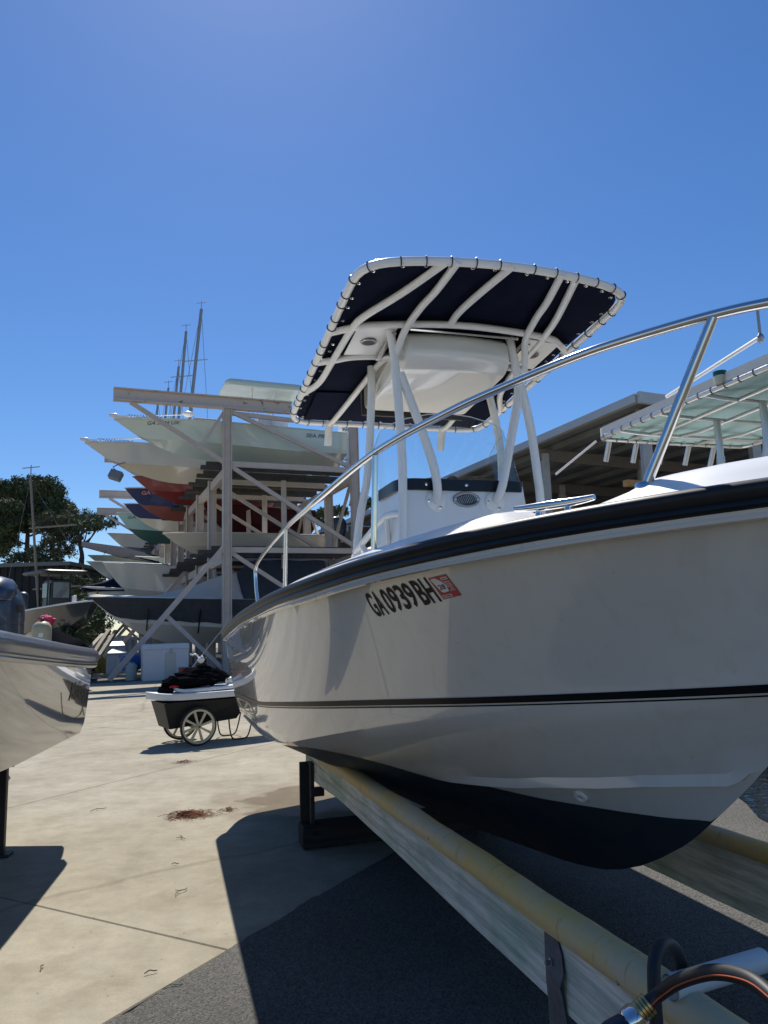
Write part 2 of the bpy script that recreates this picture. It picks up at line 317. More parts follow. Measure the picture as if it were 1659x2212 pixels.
# ------------------------------------------------------------ main boat: local x = forward from the stern, y = port, z = height above ground
PHI = rad(16.9); YA = 7.5; AX = 1.822 - math.tan(PHI) * YA
BRZ = math.atan2(-math.cos(PHI), math.sin(PHI))
boat = empty('center_console_boat', (AX, YA, 0), BRZ)
tag(boat, 'large white center console boat with navy T-top and steel bow rail, on wooden bunks', 'boat')
BL = 6.1
def fs(s):
    if s < 3: return 1.17 + .02 * math.sin(math.pi / 2 * max(0, s) / 3)
    u = min(1, (s - 3) / (BL - 3)); return 1.19 * max(0, 1 - u ** 2.7) ** .85
def fc(s):
    if s < 2: return 1.0 + .03 * max(0, s) / 2
    u = min(1, (s - 2) / 3.72); return 1.03 * max(0, 1 - u ** 2.3) ** .95
SHX = [-.1, 1.03, 1.9, 3.0, 4.14, 4.69, 5.07, 5.39, 5.62, 5.85, 6.1]; SHZ = [1.498, 1.582, 1.641, 1.682, 1.729, 1.774, 1.80, 1.822, 1.834, 1.847, 1.86]
CHX = [0, 1.56, 2.47, 2.67, 3.42, 4.01, 4.47, 4.93, 5.27, 5.57, 5.72]; CHZ = [.775, .79, .844, .866, 1.0, 1.109, 1.18, 1.244, 1.285, 1.329, 1.365]
KEX = [0, 1.5, 2.62, 3.28, 3.8, 4.2, 4.49, 4.7, 4.86, 5.04, 5.17, 5.355, 5.43, 5.72, 5.9, 6.05, 6.1]; KEZ = [.27, .29, .343, .405, .455, .495, .542, .608, .684, .785, .887, 1.033, 1.105, 1.365, 1.57, 1.79, 1.86]
def smooth_table(xs, ys, k=.18):
    gx = np.linspace(xs[0], xs[-1], 300); gy = np.interp(gx, xs, ys); n_ = max(1, int(k / (gx[1] - gx[0]))); ker = np.hanning(2 * n_ + 3); ker /= ker.sum()
    pad = len(ker) // 2; l_ = 2 * gy[0] - gy[1:pad + 1][::-1]; r_ = 2 * gy[-1] - gy[-pad - 1:-1][::-1]
    return gx, np.convolve(np.concatenate([l_, gy, r_]), ker, 'valid')
SH, CH, KE = smooth_table(SHX, SHZ, .45), smooth_table(CHX, CHZ, .35), smooth_table(KEX, KEZ, .14)
def zs(s): return I(s, *SH)
def zk(s): return I(s, *KE)
def zc(s): return max(I(s, *CH), zk(s)) if s < 5.72 else zk(s)
def side(s, z):
    c_, h_ = zc(s), zs(s); t = min(1, max(0, (z - c_) / max(1e-4, h_ - c_)))
    return fc(s) + (fs(s) - fc(s)) * t ** I(s, [0, 3, 5.5], [.6, .9, 1.25])
def bot(s, o):
    c_ = max(fc(s), 1e-4); t = min(1, max(0, o / c_)); return zk(s) + (zc(s) - zk(s)) * t ** I(s, [0, 3, 5.5], [1, .95, .85])
def cut(s, r=.24):                                  # plan rounding of the stern corner
    return 0 if s >= r else r - math.sqrt(max(0, r * r - (r - s) ** 2))
def paint_o(s): return min(I(s, [0, 2.6, 2.9, 3.09, 3.44, 3.8, 4.18, 4.7, 5.165, 5.2], [.97, .985, .93, .855, .684, .476, .389, .203, 0, 0]), max(0, fc(s) - .02))
ST = sorted(set(list(np.round(.24 * (1 - np.cos(np.linspace(0, math.pi / 2, 8))), 4)) + list(np.round(np.linspace(.35, 5.0, 38), 3)) + list(np.round(np.linspace(5.05, 6.1, 30), 3))))
def hull_rows(s):
    cc = cut(s); po = paint_o(s); f_ = fc(s); k_ = [0, .33, .67, 1.0]
    low = [(po * t, bot(s, po * t)) for t in k_]
    fade = min(1, max(0, (s - 3.75) / .25)) * min(1, max(0, (5.42 - s) / .12))
    sl = max(po + .004, min(I(s, [3.0, 3.8, 4.66, 5.045, 5.32, 5.72], [.7, .48, .289, .15, .014, 0]), f_ * .95)) if s < 5.4 else po
    su, tz_ = sl, bot(s, sl) + .034
    lo_, hi_ = sl, f_
    for _ in range(18):
        su = (lo_ + hi_) / 2
        if bot(s, su) < tz_: lo_ = su
        else: hi_ = su
    up = [(po, bot(s, po)), (sl, bot(s, sl)), (sl + .026 * fade, bot(s, sl) - .004 * fade), (su, bot(s, su))]
    for t in (.25, .5, .75): o = su + (f_ - su) * t; up.append((o, bot(s, o)))
    lip = .075 * min(1, max(0, (2.75 - s) / .7)) * min(1, max(.25, s / .4))
    up.append((max(0, f_ - .45 * lip), zc(s)))
    h_ = zs(s); z0 = zc(s) + lip
    for t in np.linspace(0, 1, 15): z = z0 + (h_ - z0) * t; up.append((side(s, z), z))
    cl = lambda L_: [(max(0, o - cc * min(1, o / .6)), z) for o, z in L_]
    return cl(low), cl(up)
rowsL, rowsU = zip(*[hull_rows(s) for s in ST])
def two_sided(rows):
    m = MB()
    for sg in (1, -1): m.grid([[(s, -sg * o, z) for o, z in r] for s, r in zip(ST, rows)], flip=(sg < 0))
    return m
mb_ = two_sided(rowsL); r = rowsL[0]; mb_.add([(0, -o, z) for o, z in r] + [(0, o, z) for o, z in r[::-1]], [tuple(range(2 * len(r)))])
bottom = mb_.build('bottom', BOTP, boat, weld=True)
mu = two_sided(rowsU); r = rowsU[0]; n_ = len(r)
mu.add([(0, -o, z) for o, z in r] + [(0, o, z) for o, z in r], [(i, i + 1, n_ + i + 1, n_ + i) for i in range(n_ - 1)])
hull = mu.build('hull', GEL, boat, weld=True, smooth=28)
# sheer path, stern round to the bow and back
def sheer_path(d=0.0, dz=0.0, both=True):
    out = []
    for s in ST: out.append((s, -max(0, fs(s) - cut(s) - d), zs(s) + dz))
    stern = [(0, y, zs(0) + dz) for y in np.linspace((fs(0) - .24) * .98, -(fs(0) - .24) * .98, 7)]
    port = [(p[0], -p[1], p[2]) for p in out[::-1]][1:]
    return out + port + (stern if both else [])
def sweep(prof_fn, path, closed=True):
    P = [np.array(p) for p in path]; m = len(P); rows = []
    for i in range(m):
        t = P[(i + 1) % m] - P[(i - 1) % m]; t[2] = 0; t /= (np.linalg.norm(t) + 1e-9); nrm = np.array([t[1], -t[0], 0])
        rows.append([P[i] + nrm * a + np.array([0, 0, b_]) for a, b_ in prof_fn(P[i])])
    return MB().grid(rows, close_u=closed, close_v=True)
path = sheer_path()
rp = [(-.01, -.036), (.018, -.036), (.028, -.026), (.026, -.016), (.023, -.012), (.027, -.008), (.036, .006), (.038, .02), (.030, .031), (.012, .038), (-.01, .038)]
rubr = sweep(lambda p: rp, path).build('rub_rail', RUB, boat, smooth=50)
sweep(lambda p: [(-.01, -.062), (.007, -.060), (.011, -.052), (.008, -.046), (.012, -.040), (.012, -.0362), (-.01, -.0362)], path).build('hull_flange', GEL, boat, smooth=50)
# gunwale cap and inner liner
def cap_h(p):
    s = p[0]; dip = min(1, max(0, (s - 5.10) / .09)) * min(1, max(0, (5.56 - s) / .10)) if p[1] < 0 or s > 5.1 else 0
    h_ = .072 + .010 * min(1, max(0, (s - 5.45) / .25)); return h_ * (1 - .78 * dip)
def flz(s): return min(max(1.25, zc(s) + .12), zs(s) - .3) if s < 5.6 else zs(s) - .1
def lin(s, z, d): return max(0, min(fs(s) - cut(s) - d, side(s, z) - cut(s) - .05)) if s < 5.6 else 0
def cap_rows():
    rows = []
    for sg in (1, -1):
        R_ = []
        for s in ST:
            o = fs(s) - cut(s); z = zs(s) + .038; h_ = cap_h((s, -1, 0)); oo = lambda d: max(0, o - d)
            R_.append([(s, -sg * oo(-.004), z - .004), (s, -sg * oo(.02), z + .10 * h_), (s, -sg * oo(.06), z + .42 * h_), (s, -sg * oo(.11), z + .78 * h_), (s, -sg * oo(.15), z + .97 * h_), (s, -sg * oo(.25), z + h_ + .010), (s, -sg * oo(.272), z + h_ - .004), (s, -sg * oo(.28), z + h_ - .03), (s, -sg * lin(s, z - .30, .31), z - .30), (s, -sg * lin(s, flz(s), .33), flz(s))])
        rows.append((R_, sg))
    return rows
m = MB()
for R_, sg in cap_rows(): m.grid(R_, flip=(sg > 0))
gun = m.build('gunwale', GELD, boat, weld=True, smooth=60)
m = MB(); m.grid([[(s, -lin(s, flz(s), .33), flz(s)), (s, lin(s, flz(s), .33), flz(s))] for s in ST]); m.build('cockpit_floor', GELD, boat, smooth=0)
m = MB(); m.box((.05, 0, 1.42), (.08, 1.8, .5)); m.box((.3, 0, 1.58), (.5, 1.5, .06)); m.build('transom_deck', GELD, boat, bevel=.015)
# boot stripe, thin pin line below, registration number and decal laid on the hull side
SX, SZ = [-.1, .8, 1.53, 2.08, 3.47, 4.03, 4.81, 5.14, 5.57, 5.75], [.98, 1.005, 1.034, 1.055, 1.168, 1.215, 1.276, 1.304, 1.342, 1.362]
SZT = smooth_table(SX, SZ, .4)
def hp(s, z, d=.003):                                # point on the starboard side, d outside the skin
    o = side(s, z); ds = (side(s + .02, z) - side(s - .02, z)) / .04; dz = (side(s, z + .02) - side(s, z - .02)) / .04
    nrm = np.array([-ds, 1, -dz]); nrm /= np.linalg.norm(nrm)
    return (s + nrm[0] * d, -(o - cut(s) + nrm[1] * d), z + nrm[2] * d)
for nm, z0_, z1_, mt in (('boot_stripe', -.011, .013, STRIPE), ('pin_stripe', -.022, -.017, STRIPE)):
    for sg in (1, -1):
        m = MB(); m.grid([[(p[0], p[1] * sg, p[2]) for p in (hp(s, I(s, *SZT) + z0_), hp(s, I(s, *SZT) + z1_))] for s in np.linspace(.1, 5.66, 120)], flip=sg < 0); m.build(nm, mt, boat, smooth=60)
def decal(name, uv, faces, quad, mt, parent, d):
    (s00, z00), (s10, z10), (s11, z11), (s01, z01) = quad; vs = []
    for u, v in uv:
        s = (s00 * (1 - u) + s10 * u) * (1 - v) + (s01 * (1 - u) + s11 * u) * v; z = (z00 * (1 - u) + z10 * u) * (1 - v) + (z01 * (1 - u) + z11 * u) * v; vs.append(hp(s, z, d))
    m = MB(); m.add(vs, faces); return m.build(name, mt, parent, smooth=0)
def split_text(txt, quad, bold, gapw, d, parent, name, mt):
    ws = [1.0 if c_ not in ' ' else .22 for c_ in txt]; tot = sum(ws); x = 0
    for c_, w_ in zip(txt, ws):
        if c_ != ' ':
            uv, f_, _ = text2d(c_, 1, bold); a_, b_ = (x + gapw / 2) / tot, (x + w_ - gapw / 2) / tot
            decal(name, [(a_ + (b_ - a_) * u, v) for u, v in uv], f_, quad, mt, parent, d)
        x += w_
reg_q = [(4.468, 1.586), (4.856, 1.632), (4.872, 1.716), (4.492, 1.678)]
regp = empty('registration_number'); regp.parent = boat
split_text('GA 0939 BH', reg_q, .022, .10, .002, regp, 'letter', STRIPE)
dq = [(4.866, 1.6375), (4.950, 1.648), (4.962, 1.719), (4.879, 1.711)]
gu = [(i / 6, j / 6) for j in range(7) for i in range(7)]; gf = [(j * 7 + i, j * 7 + i + 1, j * 7 + i + 8, j * 7 + i + 7) for j in range(6) for i in range(6)]
dec = decal('validation_decal', gu, gf, dq, REDV, boat, .002)
geo = [(.06, .93), (.33, .95), (.52, .80), (.66, .55), (.60, .36), (.58, .30), (.30, .28), (.20, .34), (.14, .6)]
decal('state_outline', geo, [tuple(range(len(geo)))[::-1]], dq, WHITEV, dec, .0026)
for bx0, bx1, by0, by1 in ((.60, .95, .80, .92), (.08, .58, .05, .17)):
    decal('white_panel', [(bx0, by0), (bx1, by0), (bx1, by1), (bx0, by1)], [(0, 1, 2, 3)], dq, WHITEV, dec, .0026)
for tx, x0, x1, y0, y1, mt in (('28', .22, .56, .42, .64, STRIPE), ('SEPTEMBER', .11, .55, .075, .145, STRIPE), ('GA 0939 BH', .63, .92, .83, .89, STRIPE), ('GEORGIA', .62, .96, .66, .74, WHITEV), ('DEPARTMENT', .66, .96, .58, .63, WHITEV), ('OF NATURAL', .68, .96, .52, .57, WHITEV), ('RESOURCES', .68, .96, .46, .51, WHITEV), ('BOAT', .76, .94, .36, .42, WHITEV), ('REGISTRATION', .66, .97, .29, .34, WHITEV)):
    uv, f_, _ = text2d(tx, 1, .02); decal('decal_print', [(x0 + (x1 - x0) * u, y0 + (y1 - y0) * v) for u, v in uv], f_, dq, mt, dec, .0032)
# drain ring on the bottom panel
def bp_(s, o): return np.array((s, -o, bot(s, o)))
p0 = bp_(4.735, .226); du = bp_(4.80, .226) - p0; dv = bp_(4.735, .27) - p0; du /= np.linalg.norm(du); dv -= du * (dv @ du); dv /= np.linalg.norm(dv); nn = np.cross(du, dv); nn *= -1 if nn[2] > 0 else 1
m = MB(); m.grid([[p0 + nn * b_ + (du * math.cos(t) + dv * math.sin(t)) * a_ for t in np.linspace(0, 2 * math.pi, 25)[:-1]] for a_, b_ in ((.012, .002), (.013, .009), (.018, .011), (.026, .009), (.029, .001))], close_v=True)
m.build('drain_fitting', WHITEV, boat)
# ---- bow rail
rail = [(1.33, .99, 1.70), (1.29, 1.005, 1.86), (1.27, 1.01, 2.00), (1.30, 1.012, 2.045), (1.55, 1.02, 2.078), (2.2, 1.035, 2.110), (3.0, 1.04, 2.143), (3.55, 1.03, 2.158), (3.86, 1.013, 2.174), (4.48, .916, 2.250), (4.95, .77, 2.296), (5.26, .627, 2.326), (5.435, .524, 2.347), (5.58, .426, 2.356), (5.733, .308, 2.363), (5.835, .219, 2.362), (5.93, .10, 2.36), (5.95, 0, 2.36)]
rp_ = smooth_path([(s, -o, z) for s, o, z in rail], 6)
railp = MB().tube(rp_, .0145, 14).build('bow_rail', STEEL, boat, smooth=60)
for a_, b_ in (((5.555, .445, 1.90), (5.733, .308, 2.355)), ((4.455, .925, 1.83), (4.481, .914, 2.245)), ((2.961, 1.045, 1.77), (2.999, 1.04, 2.138)), ((1.33, .99, 1.66), (1.33, .99, 1.72))):
    for sg in (1,):
        m = MB(); m.tube([(a_[0], -sg * a_[1], a_[2]), (b_[0], -sg * b_[1], b_[2])], .0125 if a_[0] < 5 else .0145, 12)
        m.lathe([(.0, -.02), (.024, -.02), (.024, .0), (.02, .006), (.0, .006)], (a_[0], -sg * a_[1], max(a_[2], zs(a_[0]) + .088 + .004)), 14); m.build('stanchion', STEEL, railp, smooth=50)
m = MB(); m.tube(smooth_path([(1.44, -1.03, 1.70), (1.47, -1.03, 1.735), (1.53, -1.03, 1.74), (1.60, -1.03, 1.73), (1.63, -1.03, 1.70)], 4), .012, 8); m.tube([(1.47, -1.03, 1.69), (1.47, -1.03, 1.735)], .012, 8); m.tube([(1.6, -1.03, 1.69), (1.6, -1.03, 1.735)], .012, 8); m.build('chock', STEEL, boat, smooth=60)
# ---- cleat in the gunwale recess
def cl_(s, dz, d=.075): return (s, -(fs(s) - d), zs(s) + .038 + dz)
c0, c1 = 5.232, 5.462; pts = []; rr_ = []
for k in range(15):
    t = k / 14; s = c0 + (c1 - c0) * t; e = abs(t - .5) * 2; pts.append(cl_(s, .040 + .005 * e ** 3 - .014 * (t - .5))); rr_.append(.009 + .0055 * (1 - e ** 2))
m = MB(); m.tube(pts, rr_, 12)
for s in (5.305, 5.39): m.tube([cl_(s, .002), cl_(s, .012), cl_(s, .03), cl_(s, .042)], [.017, .011, .009, .011], 12); q = cl_(s, .006); m.box(q, (.05, .032, .01))
m.build('cleat', STEEL, boat, smooth=55)
# ---- console
con = None
def cx_(z): return 3.27 - .10 * (z - 2.27)            # raked front face
m = MB(); prof = []
for z, k in ((1.2, .43), (1.8, .425), (2.25, .415), (2.385, .405), (2.40, .395)):
    base = [(cx_(z), -k + .05), (cx_(z), k - .05), (2.55 + .1 * (z - 1.2) / 1.2, k), (2.55 + .1 * (z - 1.2) / 1.2, -k)]
    pl = round_corners([(x, y, z) for x, y in [(cx_(z), -k), (cx_(z), k), (2.62, k + .01), (2.62, -k - .01)]], .06, 5); prof.append(pl)
m.grid(prof, close_v=True, flip=True); b_ = len(m.v) - len(prof[-1]); m.f.append(tuple(range(b_, b_ + len(prof[-1]))))
con = m.build('console', GELD, boat, smooth=40)
# windscreen base band and clear windscreen
def ws_plan(k, xf):
    P = round_corners([(2.86, -k, 0), (xf, -k, 0), (xf, k, 0), (2.86, k, 0)], .13, 7, closed=False)
    P = [p for a_, b_ in zip(P[:-1], P[1:]) for p in ([a_ + (b_ - a_) * q / 4 for q in range(4)] if np.linalg.norm(b_ - a_) > .1 else [a_])] + [P[-1]]
    return [(p[0], p[1]) for p in P]
m = MB(); rows = []
for z, off in ((2.335, .006), (2.338, .011), (2.405, .011), (2.408, .006)): rows.append([(x, y, z) for x, y in ws_plan(.415 + off, cx_(z) + off + .004)])
m.grid(rows); m.build('windscreen_band', BLACKP, con, smooth=50)
scr = MB().lathe([(.0, 0), (.011, 0), (.010, .004), (.004, .006), (0, .006)], n=12, axis='x').mesh('screw', STEEL)
for y in (.25, .005, -.25): link(scr, 'screw', con, (cx_(2.37) + .012, y, 2.372))
def thin_glass(name, tint):
    m = bpy.data.materials.new(name); m.use_nodes = True; n = m.node_tree.nodes; l = m.node_tree.links; n.remove(n['Principled BSDF'])
    t = n.new('ShaderNodeBsdfTransparent'); t.inputs[0].default_value = (*tint, 1); g_ = n.new('ShaderNodeBsdfGlossy'); g_.inputs['Roughness'].default_value = .02; lw = n.new('ShaderNodeLayerWeight'); lw.inputs[0].default_value = .5; pw = n.new('ShaderNodeMath'); pw.operation = 'POWER'; pw.inputs[1].default_value = 4.5; l.new(lw.outputs['Facing'], pw.inputs[0]); fr_ = n.new('ShaderNodeMath'); fr_.operation = 'MULTIPLY_ADD'; fr_.inputs[1].default_value = .4; fr_.inputs[2].default_value = .04; l.new(pw.outputs[0], fr_.inputs[0]); mx = n.new('ShaderNodeMixShader')
    l.new(fr_.outputs[0], mx.inputs[0]); l.new(t.outputs[0], mx.inputs[1]); l.new(g_.outputs[0], mx.inputs[2]); l.new(mx.outputs[0], n['Material Output'].inputs[0]); return m
GLASS = thin_glass('clear_acrylic', (.86, .90, .91))
TINT = thin_glass('tinted_acrylic', (.35, .40, .44))
m = MB(); P0 = ws_plan(.418, cx_(2.40) + .004); top = []
for x, y in P0:
    bk = max(0, (3.1 - x) / .25); hgt = .47 - .35 * (y / .418) ** 2 * .28 - .10 * min(1, bk); top.append((x - .20 + .06 * min(1, bk), y * 1.0, 2.405 + hgt))
outr = [[(x, y, 2.40), tuple(.5 * np.array((x, y, 2.405)) + .5 * np.array(tp_) + np.array((.012, 0, 0))), tp_] for (x, y), tp_ in zip(P0, top)]
m.grid(outr)
m.build('windscreen', GLASS, con, smooth=60)
m = MB(); m.tube([tp for tp in top], .003, 6); m.build('windscreen_trim', WHITEV, con)
# vent, leg plates
m = MB(); vz = 2.284; vx = cx_(vz) + .004
m.grid([[(vx + d_, ry * math.cos(t), vz + rz_ * math.sin(t)) for t in np.linspace(0, 2 * math.pi, 41)[:-1]] for d_, ry, rz_ in ((0, .087, .048), (.010, .084, .045), (.012, .076, .038), (.007, .062, .030), (.002, .060, .028))], close_v=True, flip=True); vent = m.build('vent', DSTEEL, con, smooth=50)
m = MB(); m.add([(vx + .001, .063 * math.cos(t), vz + .031 * math.sin(t)) for t in np.linspace(0, 2 * math.pi, 31)[:-1]], [tuple(range(30))]); m.build('vent_recess', BLACKP, vent, smooth=0)
for k in range(-4, 5):
    y0 = k * .0135; hh = .027 * math.sqrt(max(0, 1 - (y0 / .062) ** 2)); m = MB(); m.beam((vx + .006, y0 - hh * .55, vz - hh), (vx + .006, y0 + hh * .55, vz + hh), .006, .005); m.build('vent_slat', DSTEEL, vent, smooth=0)
for y in (.072, -.072): link(scr, 'screw', vent, (vx + .009, y, vz), None).scale = (.6, .6, .6)
for y in (-.195, .185):
    m = MB(); m.lathe([(0, 0), (.062, 0), (.062, .006), (.056, .010), (0, .010)], (cx_(2.27) + .002, y, 2.27), 28, 'x'); pl = m.build('leg_plate', PCOAT, con)
    for a_ in (90, 210, 330): link(scr, 'screw', pl, (cx_(2.27) + .011, y + .046 * math.sin(rad(a_ + 60)), 2.27 + .046 * math.cos(rad(a_ + 60))))
# helm wheel and seat behind the screen
m = MB(); m.tube([(2.66, .02 + .17 * math.cos(t), 2.36 + .17 * math.sin(t)) for t in np.linspace(0, 2 * math.pi, 25)[:-1]], .014, 8, closed=True)
for t in (90, 210, 330): m.tube([(2.68, .02, 2.36), (2.66, .02 + .17 * math.cos(rad(t)), 2.36 + .17 * math.sin(rad(t)))], .01, 6)
m.tube([(2.78, .02, 2.36), (2.65, .02, 2.36)], .03, 10); m.build('steering_wheel', BLACKP, con, smooth=50)
m = MB(); m.box((1.8, .1, 1.68), (.45, .7, .75)); m.box((1.8, .1, 2.08), (.5, .8, .12)); m.build('leaning_post', GELD, boat, bevel=.05)
m = MB(); m.lathe([(0, 0), (.10, 0), (.11, .03), (.09, .07), (.04, .09), (0, .09)], (2.72, .17, 2.40), 18); m.build('compass_base', GELD, con, smooth=60)
m = MB(); m.lathe([(0, 0), (.05, 0), (.052, .02), (.04, .05), (.015, .065), (0, .066)], (2.68, .16, 2.488), 18); m.build('compass', BLACKP, con, smooth=60)
# ---- T-top
SF, SA, ZF, ZA, TW = 3.93, 1.74, 3.372, 3.150, .80
def tz(s): return ZA + (s - SA) * (ZF - ZA) / (SF - SA)
def tcam(y): return .022 * (1 - (y / TW) ** 2)
def TT(s, o, dz=0): return np.array((s, -o, tz(s) + tcam(o) + dz))
fr = []
for o in np.linspace(-TW, TW, 13): fr.append(TT(SF + .085 * (1 - (o / TW) ** 2), o))
af = [TT(SA - .04 * (1 - (o / TW) ** 2), o) for o in np.linspace(TW, -TW, 13)]
lf = [TT(s, TW) for s in np.linspace(SF, SA, 7)][1:-1]; rt = [TT(s, -TW) for s in np.linspace(SA, SF, 7)][1:-1]
loop = fr + lf + af + rt
loop = [np.array(p) for p in loop]
def dens(P):
    out = []
    for i in range(len(P)):
        a_, b_ = P[i], P[(i + 1) % len(P)]; n_ = max(1, int(np.linalg.norm(b_ - a_) / .05))
        out += [a_ + (b_ - a_) * k / n_ for k in range(n_)]
    return out
def relax(P, it):
    P = [p.copy() for p in P]
    for _ in range(it): P = [.25 * P[i - 1] + .5 * P[i] + .25 * P[(i + 1) % len(P)] for i in range(len(P))]
    return P
loop = relax(dens(loop), 9)
ttop = MB().tube(loop, .0235, 14, closed=True).build('t_top', PCOAT, boat, smooth=60)
# canvas: inset sheet with a little sag between the ribs
inn_ = []
cen = sum(loop) / len(loop)
m = MB(); NR = 9; rowsT = []; rowsB = []
for k in range(NR):
    q = k / (NR - 1); r1, r2 = [], []
    for p in loop:
        d_ = p - cen; k0 = 1 - .034 / np.linalg.norm(d_[:2]); v = cen + d_ * (q * k0); s, o = v[0], -v[1]
        z = tz(s) + tcam(o) + .012 - .004 * math.sin(9 * s) * math.sin(7 * o); r1.append((v[0], v[1], z + .003)); r2.append((v[0], v[1], z - .003))
    rowsT.append(r1); rowsB.append(r2)
m.grid(rowsT, close_v=True); m.grid(rowsB, close_v=True, flip=True); m.grid([rowsT[-1], rowsB[-1]], close_v=True)
m.build('canvas', NAVY, ttop, weld=True, smooth=40)
m = MB(); m.grid([[TT(s, o, -.002 - .012 * math.sin(math.pi * (s - 1.80) / .5)) for o in np.linspace(-.70, .70, 12)] for s in np.linspace(1.80, 2.32, 7)]); m.grid([[TT(s, o, -.006 - .012 * math.sin(math.pi * (s - 1.80) / .5)) for o in np.linspace(-.70, .70, 12)] for s in np.linspace(1.80, 2.32, 7)], flip=True); m.build('canvas_pocket', NAVY, ttop, smooth=60)
def ttube(name, pts, r=.0215, n_=5): return MB().tube(smooth_path([np.array(p) for p in pts], n_), r, 12).build(name, PCOAT, ttop, smooth=60)
def tp(s, o, dz=-.035): return TT(s, o, dz)
ttube('cross_bar', [TT(3.19, .79, 0), tp(3.33, .68), tp(3.37, .56), tp(3.43, .14), tp(3.43, -.21), tp(3.40, -.55), tp(3.34, -.66), TT(3.20, -.79, 0)])
ttube('cross_bar', [TT(2.78, .79, 0), tp(2.90, .70), tp(2.96, .56), tp(2.99, .2), tp(2.99, -.2), tp(2.96, -.55), tp(2.90, -.68), TT(2.78, -.79, 0)])
for sg in (1, -1):
    ttube('roof_tube', [TT(4.0, .36, -.005), tp(3.72, .52), tp(3.47, .652), tp(3.32, .69), tp(2.92, .71), tp(2.56, .73), TT(2.30, .79, -.005)] if sg > 0 else [TT(4.0, -.40, -.005), tp(3.64, -.478), tp(3.456, -.51), tp(3.28, -.53), tp(2.95, -.55), tp(2.56, -.62), TT(2.20, -.79, -.005)])
    ttube('roof_tube', [TT(4.02, .30 * sg, -.005), tp(3.78, .335 * sg), tp(3.60, .36 * sg), TT(3.40, .39 * sg, -.07), np.array((3.31, -.425 * sg, 3.14))])
    ttube('roof_tube', [np.array((3.30, -.43 * sg, 3.12)), tp(2.96, .40 * sg, -.055), tp(2.55, .42 * sg), tp(1.92, .47 * sg), TT(1.72, .48 * sg, -.01)])
ttube('roof_tube', [TT(4.03, -.005, -.005), tp(3.81, .08), tp(3.59, .12), tp(3.43, .12)])
LG = dict(S1=[(3.31, .458, 3.29), (3.31, .435, 3.137), (3.31, .414, 2.735), (3.30, .405, 2.41), (3.29, .415, 2.05), (3.28, .42, 1.2)],
          P1=[(3.31, -.33, 3.31), (3.31, -.36, 3.124), (3.31, -.40, 2.951), (3.30, -.445, 2.721), (3.30, -.47, 2.435), (3.29, -.485, 2.2), (3.28, -.49, 1.2)],
          S2=[(2.80, .43, 3.25), (2.80, .438, 2.995), (2.76, .465, 2.531), (2.70, .53, 2.09), (2.64, .56, 1.2)],
          P2=[(2.74, -.42, 3.25), (2.72, -.46, 3.095), (2.70, -.51, 2.884), (2.69, -.53, 2.65), (2.68, -.51, 2.1), (2.66, -.52, 1.2)],
          S3=[(3.31, .40, 3.03), (3.32, .345, 2.86), (3.325, .28, 2.67), (3.33, .222, 2.47), (3.32, .200, 2.33), (3.272, .197, 2.272)],
          P3=[(3.31, -.372, 3.05), (3.32, -.355, 2.90), (3.325, -.315, 2.75), (3.33, -.24, 2.457), (3.32, -.205, 2.33), (3.272, -.187, 2.276)])
for k, pts in LG.items(): ttube('leg', [(s, -o, z) for s, o, z in pts], .0265)
for sg in (1, -1):
    ttube('side_brace', [(3.29, -.42 * sg, 2.19), (3.17, -.45 * sg, 2.20), (3.05, -.475 * sg, 2.18), (2.92, -.505 * sg, 2.12), (2.70, -.545 * sg, 2.03)], .021)
    ttube('side_brace', [(3.13, -.46 * sg, 2.19), (3.08, -.44 * sg, 2.08), (3.04, -.425 * sg, 2.00)], .017); ttube('side_brace', [(2.80, -.53 * sg, 2.07), (2.86, -.49 * sg, 1.96), (2.92, -.44 * sg, 1.85)], .017)
    link(scr, 'screw', ttop, (3.0, -.437 * sg, 1.99))
# lacing rings and grommets along the perimeter
acc = [0.0]
for i in range(len(loop)): acc.append(acc[-1] + np.linalg.norm(loop[(i + 1) % len(loop)] - loop[i]))
ringm = MB().tube([(0, .026 * math.cos(t), .026 * math.sin(t)) for t in np.linspace(0, 2 * math.pi, 15)[:-1]], .0033, 5, closed=True).mesh('lacing_ring', BLACKP)
gromm = MB().tube([(.009 * math.cos(t), .009 * math.sin(t), 0) for t in np.linspace(0, 2 * math.pi, 11)[:-1]], .0032, 5, closed=True).mesh('grommet', STEEL)
nr_ = 52
for k in range(nr_):
    d_ = (k + random.uniform(-.16, .16)) / nr_ * acc[-1]; i = max(0, np.searchsorted(acc, d_) - 1) % len(loop); p = loop[i]; t = loop[(i + 1) % len(loop)] - loop[i - 1]; t /= np.linalg.norm(t)
    q = Vector(t).to_track_quat('X', 'Z').to_matrix().to_4x4(); link(ringm, 'lacing_ring', ttop, mw=Matrix.Translation(Vector(p)) @ q)
    v = cen + (p - cen) * (1 - .062 / np.linalg.norm((p - cen)[:2])); o2 = link(gromm, 'grommet', ttop, (v[0], v[1], tz(v[0]) + tcam(v[1]) + .0075))
